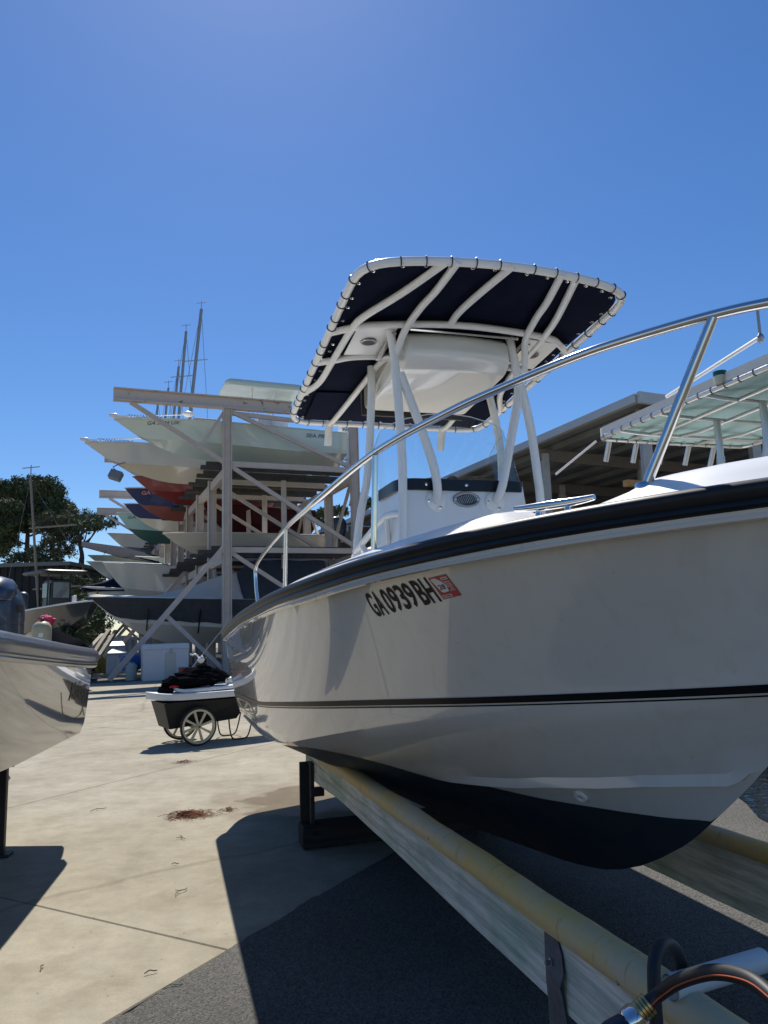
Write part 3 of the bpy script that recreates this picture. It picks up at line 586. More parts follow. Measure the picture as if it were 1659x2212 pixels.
# electronics box
m = MB(); bpr = round_corners([(3.36, 0, 3.292), (3.395, 0, 3.135), (3.30, 0, 3.085), (2.52, 0, 3.035), (2.46, 0, 3.07), (2.46, 0, 3.25)], .045, 5); bxr = []
bc = sum(bpr) / len(bpr)
for yy, k in ((-.375, .955), (-.368, .978), (-.350, .994), (-.325, 1), (-.18, 1), (0, 1), (.18, 1), (.265, 1), (.29, .994), (.308, .978), (.315, .955)):
    e = (yy + .03) / .345; bxr.append([((p[0] - bc[0]) * k + bc[0] - .045 * e * e * max(0, (p[0] - 2.5) / .9), yy * (1 + .06 * (3.3 - p[0]) / .9), (p[2] - bc[2]) * k + bc[2]) for p in bpr])
m.grid(bxr, close_v=True); L_ = len(bxr[0]); m.f.append(tuple(range(L_))[::-1]); m.f.append(tuple(range(len(m.v) - L_, len(m.v)))); ebox = m.build('electronics_box', mat('cream_gelcoat', (.84, .82, .76), .25, coat=1, var=.04, scale=4), ttop, smooth=60)
m = MB(); m.box((2.452, -.03, 3.13), (.02, .76, .22)); m.build('door_frame', BLACKP, ebox)
m = MB(); m.tube([(3.40, y, 3.262 + tcam(y) * .5) for y in np.linspace(-.36, .34, 9)], .008, 6); m.build('light_track', STEEL, ttop)
for sg in (1, -1):
    m = MB(); m.add([tp(3.36, .42 * sg, -.03), tp(3.34, .66 * sg, -.03), tp(2.98, .66 * sg, -.03), tp(2.99, .42 * sg, -.03), tp(3.36, .42 * sg, -.036), tp(3.34, .66 * sg, -.036), tp(2.98, .66 * sg, -.036), tp(2.99, .42 * sg, -.036)], [(0, 1, 2, 3), (7, 6, 5, 4), (0, 4, 5, 1), (1, 5, 6, 2), (2, 6, 7, 3), (3, 7, 4, 0)]); plt = m.build('speaker_plate', PCOAT, ttop, smooth=0)
    q = tp(3.17, .55 * sg, -.040); m = MB(); m.lathe([(0, 0), (.05, 0), (.05, -.004), (.038, -.006), (.037, -.001), (0, -.001)], q, 22); m.build('plate_ring', DSTEEL, plt); m = MB(); m.lathe([(0, -.006), (.036, -.006), (.036, -.0075), (0, -.0075)], q, 20); m.build('plate_hole', BLACKP, plt)
    m = MB(); m.beam(tp(3.34, .44 * sg, -.06), tp(2.98, .44 * sg, -.06), .028, .012); m.build('chrome_bar', STEEL, plt)
    q = TT(1.715, .48 * sg, -.01)
    m = MB(); m.tube([q + np.array((.02, 0, .02)), q + np.array((-.05, 0, -.16))], .030, 16, caps=False); m.tube([q + np.array((.015, 0, .0)), q + np.array((-.05, 0, -.158))], .026, 14, caps=False); m.tube([q + np.array((-.012, .018, -.06)), q + np.array((-.03, -.018, -.12))], .004, 5); m.build('rod_holder', PCOAT, ttop, smooth=60)
# ------------------------------------------------------------ wooden bunks under the main boat
def bunk(o, s0, s1, label, dz=0.0):
    rt_ = empty('boat_bunk', (AX, YA, 0), BRZ); tag(rt_, label, 'boat bunk', 'bunks under the white boat')
    sg = 1 if o > 0 else -1; y0 = -o
    m = MB(); n_ = 16; rows = []
    for k in range(n_ + 1):
        s = s0 + (s1 - s0) * k / n_; j = lambda: random.uniform(-.003, .003); zt = dz + I(s, [1.4, 2.67, 5.23, 7], [.608, .676, .698, .715]); zb = zt - (I(s, [1.4, 2.7, 5], [.165, .185, .218]) if o > 0 else .265)
        rows.append([(s, y0 - .02 + j(), zb + j()), (s, y0 + .02 + j(), zb + j()), (s, y0 + .02 + j(), zt + j()), (s, y0 - .02 + j(), zt + j())])
    m.grid(rows, close_v=True, flip=True); b_ = len(m.v); m.f.append((0, 1, 2, 3)); m.f.append((b_ - 1, b_ - 2, b_ - 3, b_ - 4)); m.build('plank', TIMBER, rt_, smooth=25)
    m = MB(); rows = []
    for k in range(41):
        s = s0 + .62 + (s1 - s0 - .62) * k / 40; zt = dz + I(s, [1.4, 2.67, 5.23, 7], [.608, .676, .698, .715]); wv = .0016 * math.sin(s * 7) + .001 * math.sin(s * 19)
        sect = []
        for t in np.linspace(-25, 205, 15): sect.append((s, y0 + (.050 + wv) * math.cos(rad(t)), zt + .004 + (.046 + wv) * math.sin(rad(t))))
        sect += [(s, y0 - .043, zt - .022 + wv), (s, y0 - .022, zt - .020), (s, y0 + .022, zt - .020), (s, y0 + .043, zt - .022 + wv)]
        rows.append(sect)
    m.grid(rows, close_v=True, flip=True); L_ = len(rows[0]); m.f.append(tuple(range(L_))); m.f.append(tuple(range(len(m.v) - L_, len(m.v)))[::-1]); m.build('bunk_pad', PAD, rt_, smooth=40)
    return rt_
SUPP = mat('dark_steel_stand', (.022, .022, .026), .5, var=.4, scale=8, metal=.2)
SLEEPER = wood_mat('dark_sleeper', (.035, .031, .03), (.015, .014, .014), 1)
STRAPM = mat('grey_strap', (.15, .15, .16), .8, var=.5, scale=16, bump=.2, bscale=70)
for o, lab in ((.635, 'pale timber bunk with worn yellow pad, along the near side of the white boat'), (-.69, 'timber bunk with stained yellow pad, far side, in shade under the bow')):
    dz_ = 0 if o > 0 else -.135; rt_ = bunk(o, 1.44, 7.2, lab, dz_); y0 = -o; sg = 1 if o > 0 else -1
    for s in (1.72,):
        if s:
            m = MB(); m.box((s, y0 - sg * .035, .35), (.12, .03, .46 + 1.4 * min(0, dz_))); m.box((s - .05, y0 - sg * .07, .35), (.02, .08, .46 + 1.4 * min(0, dz_))); m.box((s + .05, y0, .38 + dz_), (.05, .10, .06)); m.build('post', SUPP, rt_, smooth=0, bevel=.004)
    m = MB(); m.box((6.5, y0, .22), (.10, .06, .44 + 2 * min(0, dz_))); m.build('post', SUPP, rt_, smooth=0, bevel=.004)
    # strap with bolt
    m = MB(); s = 5.27; yf = y0 - sg * .0235; rows = []
    for z, ds, w_, lift in ((.676, -.018, .080, 0), (.642, -.006, .10, .002), (.60, 0, .11, .004), (.57, .012, .095, .014), (.54, -.003, .10, .006), (.48, 0, .108, .003), (.40, .0, .11, .002), (.0, .0, .11, .002)):
        rows.append([(s + ds - w_ / 2, yf - sg * lift, z), (s + ds + w_ / 2, yf - sg * (lift * 1.6 + .001), z - .012)])
    rows = [[(p[0], p[1], p[2] + dz_) if p[2] > .1 else p for p in r] for r in rows]; m.grid(rows); m.grid([[(p[0], p[1] + sg * .0035, p[2]) for p in r] for r in rows], flip=True); m.build('strap', STRAPM, rt_, smooth=30)
    m = MB(); m.lathe([(0, 0), (.011, 0), (.011, .006), (.006, .007), (.006, .022), (0, .022)], (0, 0, 0), 8, 'y'); q = m.build('bolt', DSTEEL, rt_); q.location = (s - .01, yf - sg * .006, .595 + dz_); q.rotation_euler = (0, 0, math.pi if sg > 0 else 0)
    for s in (5.62, 6.0, 4.3): m = MB(); m.lathe([(0, 0), (.007, 0), (.005, .003), (0, .003)], (0, 0, 0), 8, 'y'); q = m.build('nail', DSTEEL, rt_); q.location = (s, y0 - sg * .049, .692 + dz_); q.rotation_euler = (0, 0, math.pi if sg > 0 else 0)
m = MB(); m.box((0, 0, .085), (.20, 1.95, .15)); q = m.build('sleeper_block', SLEEPER, None, smooth=0, bevel=.012); q.location = (AX + 1.74 * math.sin(PHI) + .22 * math.cos(PHI), YA - 1.74 * math.cos(PHI) + .22 * math.sin(PHI), 0); q.rotation_euler = (0, 0, BRZ)
tag(q, 'dark timber block on the concrete under the far ends of the bunks', 'block')
# ------------------------------------------------------------ hose, nozzle, pipe near the camera
def bl(s, o, z): return np.array((AX + s * math.sin(PHI) - o * math.cos(PHI), YA - s * math.cos(PHI) - o * math.sin(PHI), z))
HOSE = mat('black_hose', (.014, .015, .018), .55, var=.3, scale=30); ORANGE = mat('orange_line', (.45, .10, .035), .55)
def ap(px, py, y): return at(px, py, y)
hp1 = smooth_path([ap(1396, 2172, 1.58), ap(1425, 2146, 1.575), ap(1470, 2118, 1.52), ap(1540, 2100, 1.43), ap(1610, 2112, 1.35), ap(1665, 2150, 1.29), ap(1720, 2215, 1.23), ap(1760, 2300, 1.19), ap(1790, 2420, 1.17)], 8)
hz = empty('washdown_hose', hp1[0]); tag(hz, 'black hose with orange line and brass coupling, draped over the near bunk', 'hose')
def sub(P, o): return [np.array(p) - np.array(o) for p in P]
o0 = hp1[0]
MB().tube(sub(hp1, o0), .0135, 14).build('hose', HOSE, hz, smooth=60)
off = []
for k, p in enumerate(hp1):
    t_ = hp1[min(k + 1, len(hp1) - 1)] - hp1[max(k - 1, 0)]; t_ = t_ / np.linalg.norm(t_); d_ = CP - p; d_ = d_ - t_ * (d_ @ t_); d_ /= np.linalg.norm(d_); e_ = np.cross(t_, d_); e_ *= 1 if e_[2] < 0 else -1; d_ = d_ * .92 + e_ * .38; off.append(p + d_ / np.linalg.norm(d_) * .0128)
MB().tube(sub(off, o0), .0017, 6).build('orange_line', ORANGE, hz)
t0 = hp1[0] - hp1[2]; t0 /= np.linalg.norm(t0)
BRASS = mat('brass', (.55, .38, .16), .3, metal=1, var=.15, scale=60)
for k in range(4): MB().tube(sub([hp1[0] + t0 * (-.008 + .007 * k), hp1[0] + t0 * (-.003 + .007 * k)], o0), .0205, 14).build('brass_ring', BRASS, hz)
MB().tube(sub([hp1[0] + t0 * .02, hp1[0] + t0 * .028, hp1[0] + t0 * .045, hp1[0] + t0 * .052], o0), [.019, .024, .024, .018], 16).build('collar', STEEL, hz)
q0 = hp1[0] + t0 * .05
m = MB(); dn = np.array((-.55, -.35, -.55)); dn /= np.linalg.norm(dn)
m.tube(sub([q0, q0 + t0 * .02 + dn * .01, q0 + t0 * .05 + dn * .05, q0 + t0 * .06 + dn * .12, q0 + t0 * .05 + dn * .2], o0), [.022, .032, .04, .037, .028], 16); m.build('nozzle', mat('navy_plastic', (.02, .026, .045), .35, var=.2, scale=20), hz, smooth=60)
sidev = np.array((-.75, -.5, .25)); sidev /= np.linalg.norm(sidev)
m = MB(); ctr = q0 + t0 * .055 + dn * .06 + sidev * .03; m.beam(ctr - o0 + np.array((.03, 0, .07)), ctr - o0 + dn * .16 + np.array((-.05, 0, 0)), .06, .012); m.build('trigger_guard', mat('navy_plastic', (.02, .026, .045), .35), hz, bevel=.006)
m = MB(); m.lathe([(0, -.012), (.012, -.01), (.014, 0), (.012, .01), (0, .012)], ctr - o0 + dn * .15 + np.array((-.055, -.01, 0)), 12); m.build('trigger', mat('red_plastic', (.30, .02, .02), .4), hz)
lp = smooth_path([ap(1424, 2290, 1.63), ap(1418, 2210, 1.635), ap(1413, 2130, 1.64), ap(1414, 2075, 1.66), ap(1428, 2044, 1.69), ap(1446, 2040, 1.73), ap(1463, 2056, 1.78), ap(1472, 2085, 1.82), ap(1476, 2130, 1.84), ap(1470, 2200, 1.86)], 7)
m = MB(); m.tube(sub(lp, lp[0]), .0135, 14); q = m.build('hose_loop', HOSE, None, smooth=60); q.location = lp[0]; tag(q, 'plain black hose looped over the yellow pad of the near bunk', 'hose')
m = MB(); A_, B_ = ap(1520, 2112, 1.78), ap(1648, 2074, 1.86); d_ = (B_ - A_) / np.linalg.norm(B_ - A_); A_ = A_ - d_ * .1
m.tube(sub([A_, B_], A_), .026, 22, caps=False); m.tube(sub([B_, A_], A_), .023, 22, caps=False); q = m.build('plastic_pipe', mat('white_pvc', (.55, .60, .62), .4, var=.06, scale=10), None, smooth=60); q.location = A_; tag(q, 'short white plastic pipe lying behind the bunk pad beside the hoses', 'pipe')
# ------------------------------------------------------------ generic small boats
def hull_fn(L, B, D, rake=.30, full=2.5, bowup=1.22, zc0=.30, sp=2.0):
    def f_s(t): return B / 2 * (.93 + .07 * math.sin(math.pi * min(t, .5))) if t < .4 else B / 2 * max(0, 1 - ((t - .4) / .6) ** full) ** .8
    def f_c(t): return .86 * B / 2 * (1 if t < .3 else max(0, 1 - ((t - .3) / .62) ** 2.1) ** .95 if t < .92 else 0)
    def z_s(t): return D * (1 + (bowup - 1) * t ** sp)
    def z_k(t): return 0 if t < 1 - rake * 1.6 else z_s(1) * min(1, ((t - (1 - rake * 1.6)) / (rake * 1.6))) ** 2.0
    def z_c(t): return max(D * (zc0 + .50 * max(0, t - .25) ** 1.3), z_k(t)) if t < .92 else z_k(t)
    return f_s, f_c, z_s, z_k, z_c
def small_boat(name, L, B, D, mside, mbot, mdeck, base, head, wl=.0, rake=.30, full=2.5, bowup=1.22, nst=22, rubm=None, zc0=.30, sp=2.0):
    hd = np.array(head[:2], float); hd /= np.linalg.norm(hd); rt_ = empty(name, base, math.atan2(hd[1], hd[0]))
    f_s, f_c, z_s, z_k, z_c = hull_fn(L, B, D, rake, full, bowup, zc0, sp); T_ = [1 - (1 - k / (nst - 1)) ** 1.25 for k in range(nst)]
    lo, up_ = [], []
    for t in T_:
        c_ = f_c(t); lo.append([(c_ * q, z_k(t) + (z_c(t) - z_k(t)) * q ** .92) for q in (0, .35, .7, 1)])
        u = []
        for q in np.linspace(0, 1, 8): u.append((c_ + (f_s(t) - c_) * q ** (.55 + .75 * t), z_c(t) + (z_s(t) - z_c(t)) * q))
        up_.append(u)
    for nm, rows, mt in (('bottom', lo, mbot), ('hull', up_, mside)):
        m = MB()
        for sg in (1, -1): m.grid([[(t * L, -sg * o, z) for o, z in r] for t, r in zip(T_, rows)], flip=sg < 0)
        r = rows[0]; n_ = len(r); m.add([(0, -o, z) for o, z in r] + [(0, o, z) for o, z in r], [(i, i + 1, n_ + i + 1, n_ + i) for i in range(n_ - 1)])
        m.build(nm, mt, rt_, weld=True, smooth=32)
    pth = [(t * L, -f_s(t), z_s(t)) for t in T_] + [(t * L, f_s(t), z_s(t)) for t in T_[::-1][1:]]
    MB().tube(pth, .03, 6).build('rub_rail', rubm or mside, rt_, smooth=60)
    m = MB(); m.grid([[(t * L, -max(0, f_s(t) - .0), z_s(t) + .005), (t * L, -max(0, f_s(t) - .12), z_s(t) + .05), (t * L, -max(0, f_s(t) - .25) * .9, z_s(t) + (.05 if t > .78 else -.25)), (t * L, max(0, f_s(t) - .25) * .9, z_s(t) + (.05 if t > .78 else -.25)), (t * L, max(0, f_s(t) - .12), z_s(t) + .05), (t * L, f_s(t), z_s(t) + .005)] for t in T_]); m.build('deck', mdeck, rt_, smooth=30)
    rt_['L'] = L; return rt_, (f_s, f_c, z_s, z_k, z_c)
def superring(cx__, hx, hy, z, n=20, e=.75):
    return [(cx__ + hx * np.sign(math.cos(t)) * abs(math.cos(t)) ** e, hy * np.sign(math.sin(t)) * abs(math.sin(t)) ** e, z) for t in np.linspace(0, 2 * math.pi, n + 1)[:-1]]
def outboard(parent, loc, mcowl, mleg, sc_=1.0, tilt=0.0, text=None, mtext=None, rz=0):
    """x forward, z up; loc is on the transom top."""
    b = empty('outboard_motor', loc); b.rotation_euler = (0, tilt, rz); b.scale = (sc_,) * 3
    if parent is not None: b.parent = parent
    P = [(-.02, .02, -.28, -.27, .12, .10), ]
    m = MB(); rows = [superring(-.27, .17, .13, -.02), superring(-.28, .25, .19, .04), superring(-.29, .29, .21, .16), superring(-.29, .31, .215, .32), superring(-.29, .315, .215, .40)]
    m.grid(rows, close_v=True); b0 = len(m.v); m.f.append(tuple(range(20))[::-1]); m.build('lower_cowl', mcowl, b, smooth=40)
    m = MB(); rows = [superring(-.29, .312, .213, .402), superring(-.29, .318, .216, .45), superring(-.285, .315, .213, .56), superring(-.27, .29, .195, .66), superring(-.26, .235, .155, .735), superring(-.26, .15, .10, .775), superring(-.26, .05, .03, .785)]
    m.grid(rows, close_v=True); n0 = len(m.v); m.f.append(tuple(range(n0 - 20, n0))); m.build('cowl', mcowl, b, smooth=40)
    m = MB(); m.grid([superring(-.26, .11, .07, -.02), superring(-.28, .09, .055, -.4), superring(-.28, .10, .05, -.62)], close_v=True); m.box((-.35, 0, -.64), (.42, .2, .025)); m.box((-.06, 0, -.1), (.14, .22, .3)); m.build('midsection', mleg, b, smooth=40)
    m = MB(); m.lathe([(0, -.56), (.05, -.53), (.062, -.40), (.06, -.2), (.03, -.06), (0, -.03)], (0, 0, -.82), 14, 'x'); m.box((-.30, 0, -.72), (.2, .04, .2)); m.add([(-.2, 0, -.86), (-.42, 0, -.86), (-.40, 0, -1.02), (-.3, 0, -1.02), (-.2, .012, -.86), (-.42, .012, -.86), (-.40, .012, -1.02), (-.3, .012, -1.02)], [(0, 1, 2, 3), (7, 6, 5, 4), (0, 4, 5, 1), (2, 6, 7, 3), (1, 5, 6, 2), (0, 3, 7, 4)]); m.build('gearcase', mleg, b, smooth=40)
    m = MB(); m.lathe([(0, -.66), (.035, -.66), (.045, -.56), (0, -.55)], (0, 0, -.82), 12, 'x')
    for k in range(3):
        a_ = 2 * math.pi * k / 3 + .5; u = np.array((0, math.cos(a_), math.sin(a_))); v = np.array((0, -math.sin(a_), math.cos(a_))); c_ = np.array((-.61, 0, -.82)); x_ = np.array((1, 0, 0))
        m.add([c_ + u * .04 - v * .03 + x_ * .03, c_ + u * .04 + v * .03 - x_ * .03, c_ + u * .12 + v * .075 - x_ * .05, c_ + u * .18 + v * .03 - x_ * .02, c_ + u * .17 - v * .05 + x_ * .03, c_ + u * .1 - v * .07 + x_ * .045], [(0, 1, 2, 3, 4, 5), (5, 4, 3, 2, 1, 0)])
    m.build('propeller', DSTEEL, b, smooth=0)
    if text:
        uv, f_, _ = text2d(text, 1, .03, spacing=1.1)
        for sg in (1, -1):
            vs = []
            for u, v in uv:
                uu = u if sg > 0 else 1 - u; x = -.05 - .46 * uu; z = .235 + .085 * v; xr = (x + .29) / .312; hy_ = .2155 * max(0, 1 - abs(xr) ** (2 / .75)) ** (.75 / 2)
                vs.append((x, sg * (hy_ + .003), z))
            m = MB(); m.add(vs, f_ if sg > 0 else [f[::-1] for f in f_]); m.build('maker_lettering', mtext, b, smooth=0)
    return b
# ------------------------------------------------------------ boat beside us on the left
LH = (math.sin(rad(8.0)), -math.cos(rad(8.0)))
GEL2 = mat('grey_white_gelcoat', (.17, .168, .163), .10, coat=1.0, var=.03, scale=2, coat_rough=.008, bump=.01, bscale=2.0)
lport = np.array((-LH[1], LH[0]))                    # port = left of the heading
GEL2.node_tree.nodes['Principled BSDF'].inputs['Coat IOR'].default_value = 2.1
LB, LL, LD = 2.34, 6.0, .90
cor = np.array((-2.515, 6.40)); lbase = cor - lport * (LB / 2 * .93)
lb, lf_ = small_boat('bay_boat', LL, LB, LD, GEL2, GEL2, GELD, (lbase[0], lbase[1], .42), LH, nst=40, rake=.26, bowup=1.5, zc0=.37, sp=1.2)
tag(lb, 'glossy grey-white boat cut off by the left edge, with blue-grey outboard motor', 'boat')
RUB2 = mat('grey_steel_rub_rail', (.13, .14, .16), .28, metal=.1, coat=.5, var=.15, scale=6, coat_rough=.1)
for o in list(lb.children):
    if o.name.startswith('rub_rail'): bpy.data.objects.remove(o)
T_ = [k / 60 for k in range(61)]; f_s, f_c, z_s, z_k, z_c = lf_
pth = [(t * LL - .05, f_s(t) + .005, z_s(t) + .02) for t in T_]
prof = [(-.03, -.06), (.03, -.062), (.047, -.045), (.043, -.035), (.05, -.025), (.046, -.012), (.060, .01), (.062, .04), (.05, .075), (.02, .098), (-.04, .105), (-.16, .10)]
rows = []
for i, p in enumerate(pth):
    k0 = min(1, (i + .02) / 1.2) ** .5 if i < 2 else 1
    rows.append([(p[0], p[1] + a_ * k0, p[2] + b_ * k0) for a_, b_ in prof])
for sg in (1, -1):
    m = MB(); m.grid([[(p[0], p[1] * sg, p[2]) for p in r] for r in rows], close_v=True, flip=sg > 0); L_ = len(prof); m.f.append(tuple(range(L_)) if sg < 0 else tuple(range(L_))[::-1]); m.build('rub_rail', RUB2, lb, smooth=50)
uv, f_, _ = text2d('Mallory', 1, .004, shear=.35)
m = MB(); vs = []
for u, v in uv:
    x = .66 - .56 * u; z = .60 + .18 * v; t = x / LL; zc_, zs_ = z_c(t), z_s(t); q = min(1, max(0, (z - zc_) / (zs_ - zc_))); vs.append((x, f_c(t) + (f_s(t) - f_c(t)) * q ** (.55 + .75 * t) + .004, z))
m.add(vs, f_); m.build('name_lettering', STRIPE, lb, smooth=0)
OBL = mat('blue_grey_cowl', (.020, .034, .062), .34, coat=.3, var=.12, scale=3, coat_rough=.06); LEGM = mat('blue_grey_leg', (.03, .04, .055), .3, coat=.4)
outboard(lb, (-.02, -.50, LD - .06), OBL, LEGM, 1.02, 0)
ob = outboard(lb, (-.02, .17, LD - .06), OBL, LEGM, 1.02, 0, 'YAMAHA', mat('silver_lettering', (.55, .57, .6), .3, metal=.3))
m = MB(); m.grid([superring(-.10, .20, .19, .60, 20), superring(-.14, .25, .205, .665, 20), superring(-.18, .25, .19, .735, 20), superring(-.22, .19, .14, .79, 20), superring(-.25, .08, .06, .815, 20)], close_v=True); q = m.build('cowl_hood', OBL, ob, smooth=45)
m = MB(); m.grid([[(-.29 + .322 * math.cos(t) * .99, .2185 * math.sin(t), z) for t in np.linspace(.35, 2.2, 16)] for z in (.50, .565)]); m.build('air_intake', BLACKP, ob)
m = MB(); m.box((0, 0, .30), (.05, .07, .62)); m.box((0, 0, .01), (.12, .16, .02)); q = m.build('boat_stand', SUPP, None, smooth=0, bevel=.005); q.location = gnd(-2, 1850); q.rotation_euler = (0, 0, math.atan2(LH[1], LH[0])); tag(q, 'dark steel stand post on the concrete under the grey-white boat', 'stand')
# ------------------------------------------------------------ beach cart with its load
wc, wf = gnd(430, 1612), gnd(388, 1597); mid = (wc + wf) / 2; axl = (wf - wc)[:2]; axl /= np.linalg.norm(axl)
hdx = np.array((axl[1], -axl[0])); CRZ = math.atan2(hdx[1], hdx[0])
cart = empty('garden_cart', (mid[0], mid[1], 0), CRZ); tag(cart, 'black two-wheeled cart with cream spoked wheels behind the white boat', 'cart')
BLKT = mat('black_tub', (.010, .011, .014), .5, spec=.3, var=.3, scale=6); CREAM = mat('cream_plastic', (.62, .55, .36), .45, var=.1, scale=8)
m = MB(); m.add([(-.36, -.27, .24), (.62, -.24, .30), (.62, .24, .30), (-.36, .27, .24), (-.46, -.33, .60), (.82, -.33, .60), (.82, .33, .60), (-.46, .33, .60), (-.43, -.31, .60), (.79, -.31, .60), (.79, .31, .60), (-.43, .31, .60), (-.34, -.25, .27), (.6, -.22, .33), (.6, .22, .33), (-.34, .25, .27)],
    [(3, 2, 1, 0), (0, 1, 5, 4), (1, 2, 6, 5), (2, 3, 7, 6), (3, 0, 4, 7), (4, 5, 9, 8), (5, 6, 10, 9), (6, 7, 11, 10), (7, 4, 8, 11), (8, 9, 13, 12), (9, 10, 14, 13), (10, 11, 15, 14), (11, 8, 12, 15), (12, 13, 14, 15)]); m.build('tub', BLKT, cart, smooth=0, bevel=.012)
half = np.linalg.norm((wf - wc)[:2]) / 2 * .93
for y in (-half, half):
    m = MB(); m.tube([(.245 * math.cos(t), 0, .245 * math.sin(t)) for t in np.linspace(0, 2 * math.pi, 37)[:-1]], .016, 10, closed=True); wh = m.build('wheel', BLACKR, cart, smooth=60); wh.location = (0, y, .261)
    m = MB(); rows = [[(r_ * math.cos(t), d_, r_ * math.sin(t)) for t in np.linspace(0, 2 * math.pi, 37)[:-1]] for r_, d_ in ((.232, -.02), (.205, -.02), (.203, -.012), (.203, .012), (.205, .02), (.232, .02))]; m.grid(rows, close_u=True, close_v=True); m.build('rim', CREAM, wh, smooth=40)
    m = MB(); m.lathe([(0, -.04), (.03, -.04), (.034, -.02), (.034, .02), (.03, .04), (0, .04)], (0, 0, 0), 16, 'y'); m.build('hub', CREAM, wh); m = MB(); m.lathe([(0, -.05), (.016, -.05), (.016, .05), (0, .05)], (0, 0, 0), 10, 'y'); m.build('hub_cap', mat('rusty_cap', (.10, .06, .04), .7), wh)
    for k in range(8):
        t = 2 * math.pi * (k + .35) / 8; u = np.array((math.cos(t), 0, math.sin(t))); v = np.array((-math.sin(t), 0, math.cos(t))); m = MB()
        pts = [u * .03 - v * .013, u * .03 + v * .013, u * .206 + v * .017, u * .206 - v * .017]; m.add([p + np.array((0, -.013, 0)) for p in pts] + [p + np.array((0, .013, 0)) for p in pts], [(0, 1, 2, 3), (7, 6, 5, 4), (0, 4, 5, 1), (1, 5, 6, 2), (2, 6, 7, 3), (3, 7, 4, 0)]); m.build('spoke', CREAM, wh, smooth=0)
MB().tube([(0, -half, .261), (0, half, .261)], .012, 8).build('axle', DSTEEL, cart)
for y in (-.24, .24): MB().tube(smooth_path([(.50, y, .33), (.52, y, .15), (.56, y, .03), (.66, y, .012), (.78, y, .03), (.84, y, .18), (.88, y, .36)], 5), .011, 8).build('leg', BLACKP, cart, smooth=60)
MB().tube(smooth_path([(.6, -.3, .60), (1.2, -.28, .72), (1.32, -.2, .76), (1.32, .2, .76), (1.2, .28, .72), (.6, .3, .60)], 5), .013, 8).build('handle', BLACKP, cart, smooth=60)
def on_cart(x, y, z): c_, s_ = math.cos(CRZ), math.sin(CRZ); return (mid[0] + c_ * x - s_ * y, mid[1] + s_ * x + c_ * y, z)
FOAM = mat('white_foam', (.76, .76, .74), .45, var=.05, scale=6)
def board(name, x0, x1, hw, z, th, label, cat, tilt=0.0, pw=2.2, y0=0):
    m = MB(); rows = []
    for k in range(27):
        t = k / 26; e = max(0, 1 - abs(2 * t - 1) ** 3.2) ** (1 / pw); x = x0 + (x1 - x0) * t; h_ = max(.004, hw * e); zz = z + tilt * (x - x0) + .04 * (1 - min(1, t / .18)) ** 2
        rows.append([(x, y0 - h_, zz), (x, y0 - h_ * .96, zz - th * .45), (x, y0 - h_ * .8, zz - th * .5), (x, y0 + h_ * .8, zz - th * .5), (x, y0 + h_ * .96, zz - th * .45), (x, y0 + h_, zz), (x, y0 + h_ * .95, zz + th * .45), (x, y0 + h_ * .75, zz + th * .5), (x, y0 - h_ * .75, zz + th * .5), (x, y0 - h_ * .95, zz + th * .45)])
    m.grid(rows, close_v=True, flip=True); m.f.append(tuple(range(10))); m.f.append(tuple(range(len(m.v) - 10, len(m.v)))[::-1])
    o = m.build(name, FOAM, None, smooth=45); o.location = (mid[0], mid[1], 0); o.rotation_euler = (0, 0, CRZ); return tag(o, label, cat)
board('paddle_board', -.62, 1.55, .36, .665, .095, 'long rounded white board lying across the black cart', 'board')
board('plastic_tray', -.28, .72, .24, .735, .05, 'smaller white tray lying on the long white board on the cart', 'tray', .02, 3.0, -.04)
def blob(c, r, n=(16, 10), amp=.16, seed=0):
    g_ = np.random.default_rng(seed); ph = g_.uniform(0, 6.28, 12); rows = []
    for j in range(n[1] + 1):
        th = math.pi * j / n[1]; row = []
        for i in range(n[0]):
            a_ = 2 * math.pi * i / n[0]; d_ = np.array((math.sin(th) * math.cos(a_), math.sin(th) * math.sin(a_), math.cos(th)))
            k = 1 + amp * (math.sin(5 * d_[0] + ph[0]) * math.sin(4 * d_[1] + ph[1]) + .6 * math.sin(9 * d_[2] + ph[2] + 4 * d_[0]) + .4 * math.sin(13 * d_[1] + ph[3] + 5 * d_[2]))
            row.append(np.array(c) + d_ * np.array(r) * k)
        rows.append(row)
    return rows
CLOTH = mat('black_cloth', (.010, .010, .012), .9, spec=.0, var=.35, scale=9, bump=.5, bscale=30)
m = MB()
for i, (c_, r_) in enumerate((((-.18, 0, .84), (.22, .17, .10)), ((.10, .03, .92), (.30, .15, .11)), ((.34, .0, .90), (.24, .16, .10)), ((.02, -.05, .86), (.36, .17, .09)), ((-.34, -.02, .76), (.12, .12, .07)), ((.22, .06, 1.02), (.12, .09, .07)))): m.grid(blob(c_, r_, (24, 14), .17, i), close_v=True, flip=True)
o = m.build('folded_chair_bag', CLOTH, None, smooth=70, weld=True); o.location = (mid[0], mid[1], 0); o.rotation_euler = (0, 0, CRZ); tag(o, 'crumpled black fabric bag heaped on the white boards on the cart', 'bag')
m = MB(); m.tube([(0, 0, 0), (.07, .0, .012), (.13, 0, -.005)], .017, 8); o = m.build('red_strap', mat('red_webbing', (.50, .012, .025), .6), None); o.location = on_cart(-.33, -.14, .80); o.rotation_euler = (0, 0, CRZ); tag(o, 'short bright red strap at the low end of the black bag', 'strap')
m = MB(); m.lathe([(0, 0), (.055, 0), (.055, .24), (.05, .25), (0, .25)], (0, 0, 0), 18, 'x'); o = m.build('white_tube', FOAM, None); o.location = on_cart(.58, .05, .82); o.rotation_euler = (0, -.1, CRZ); tag(o, 'white cylinder lying beside the black bag on the cart', 'tube')
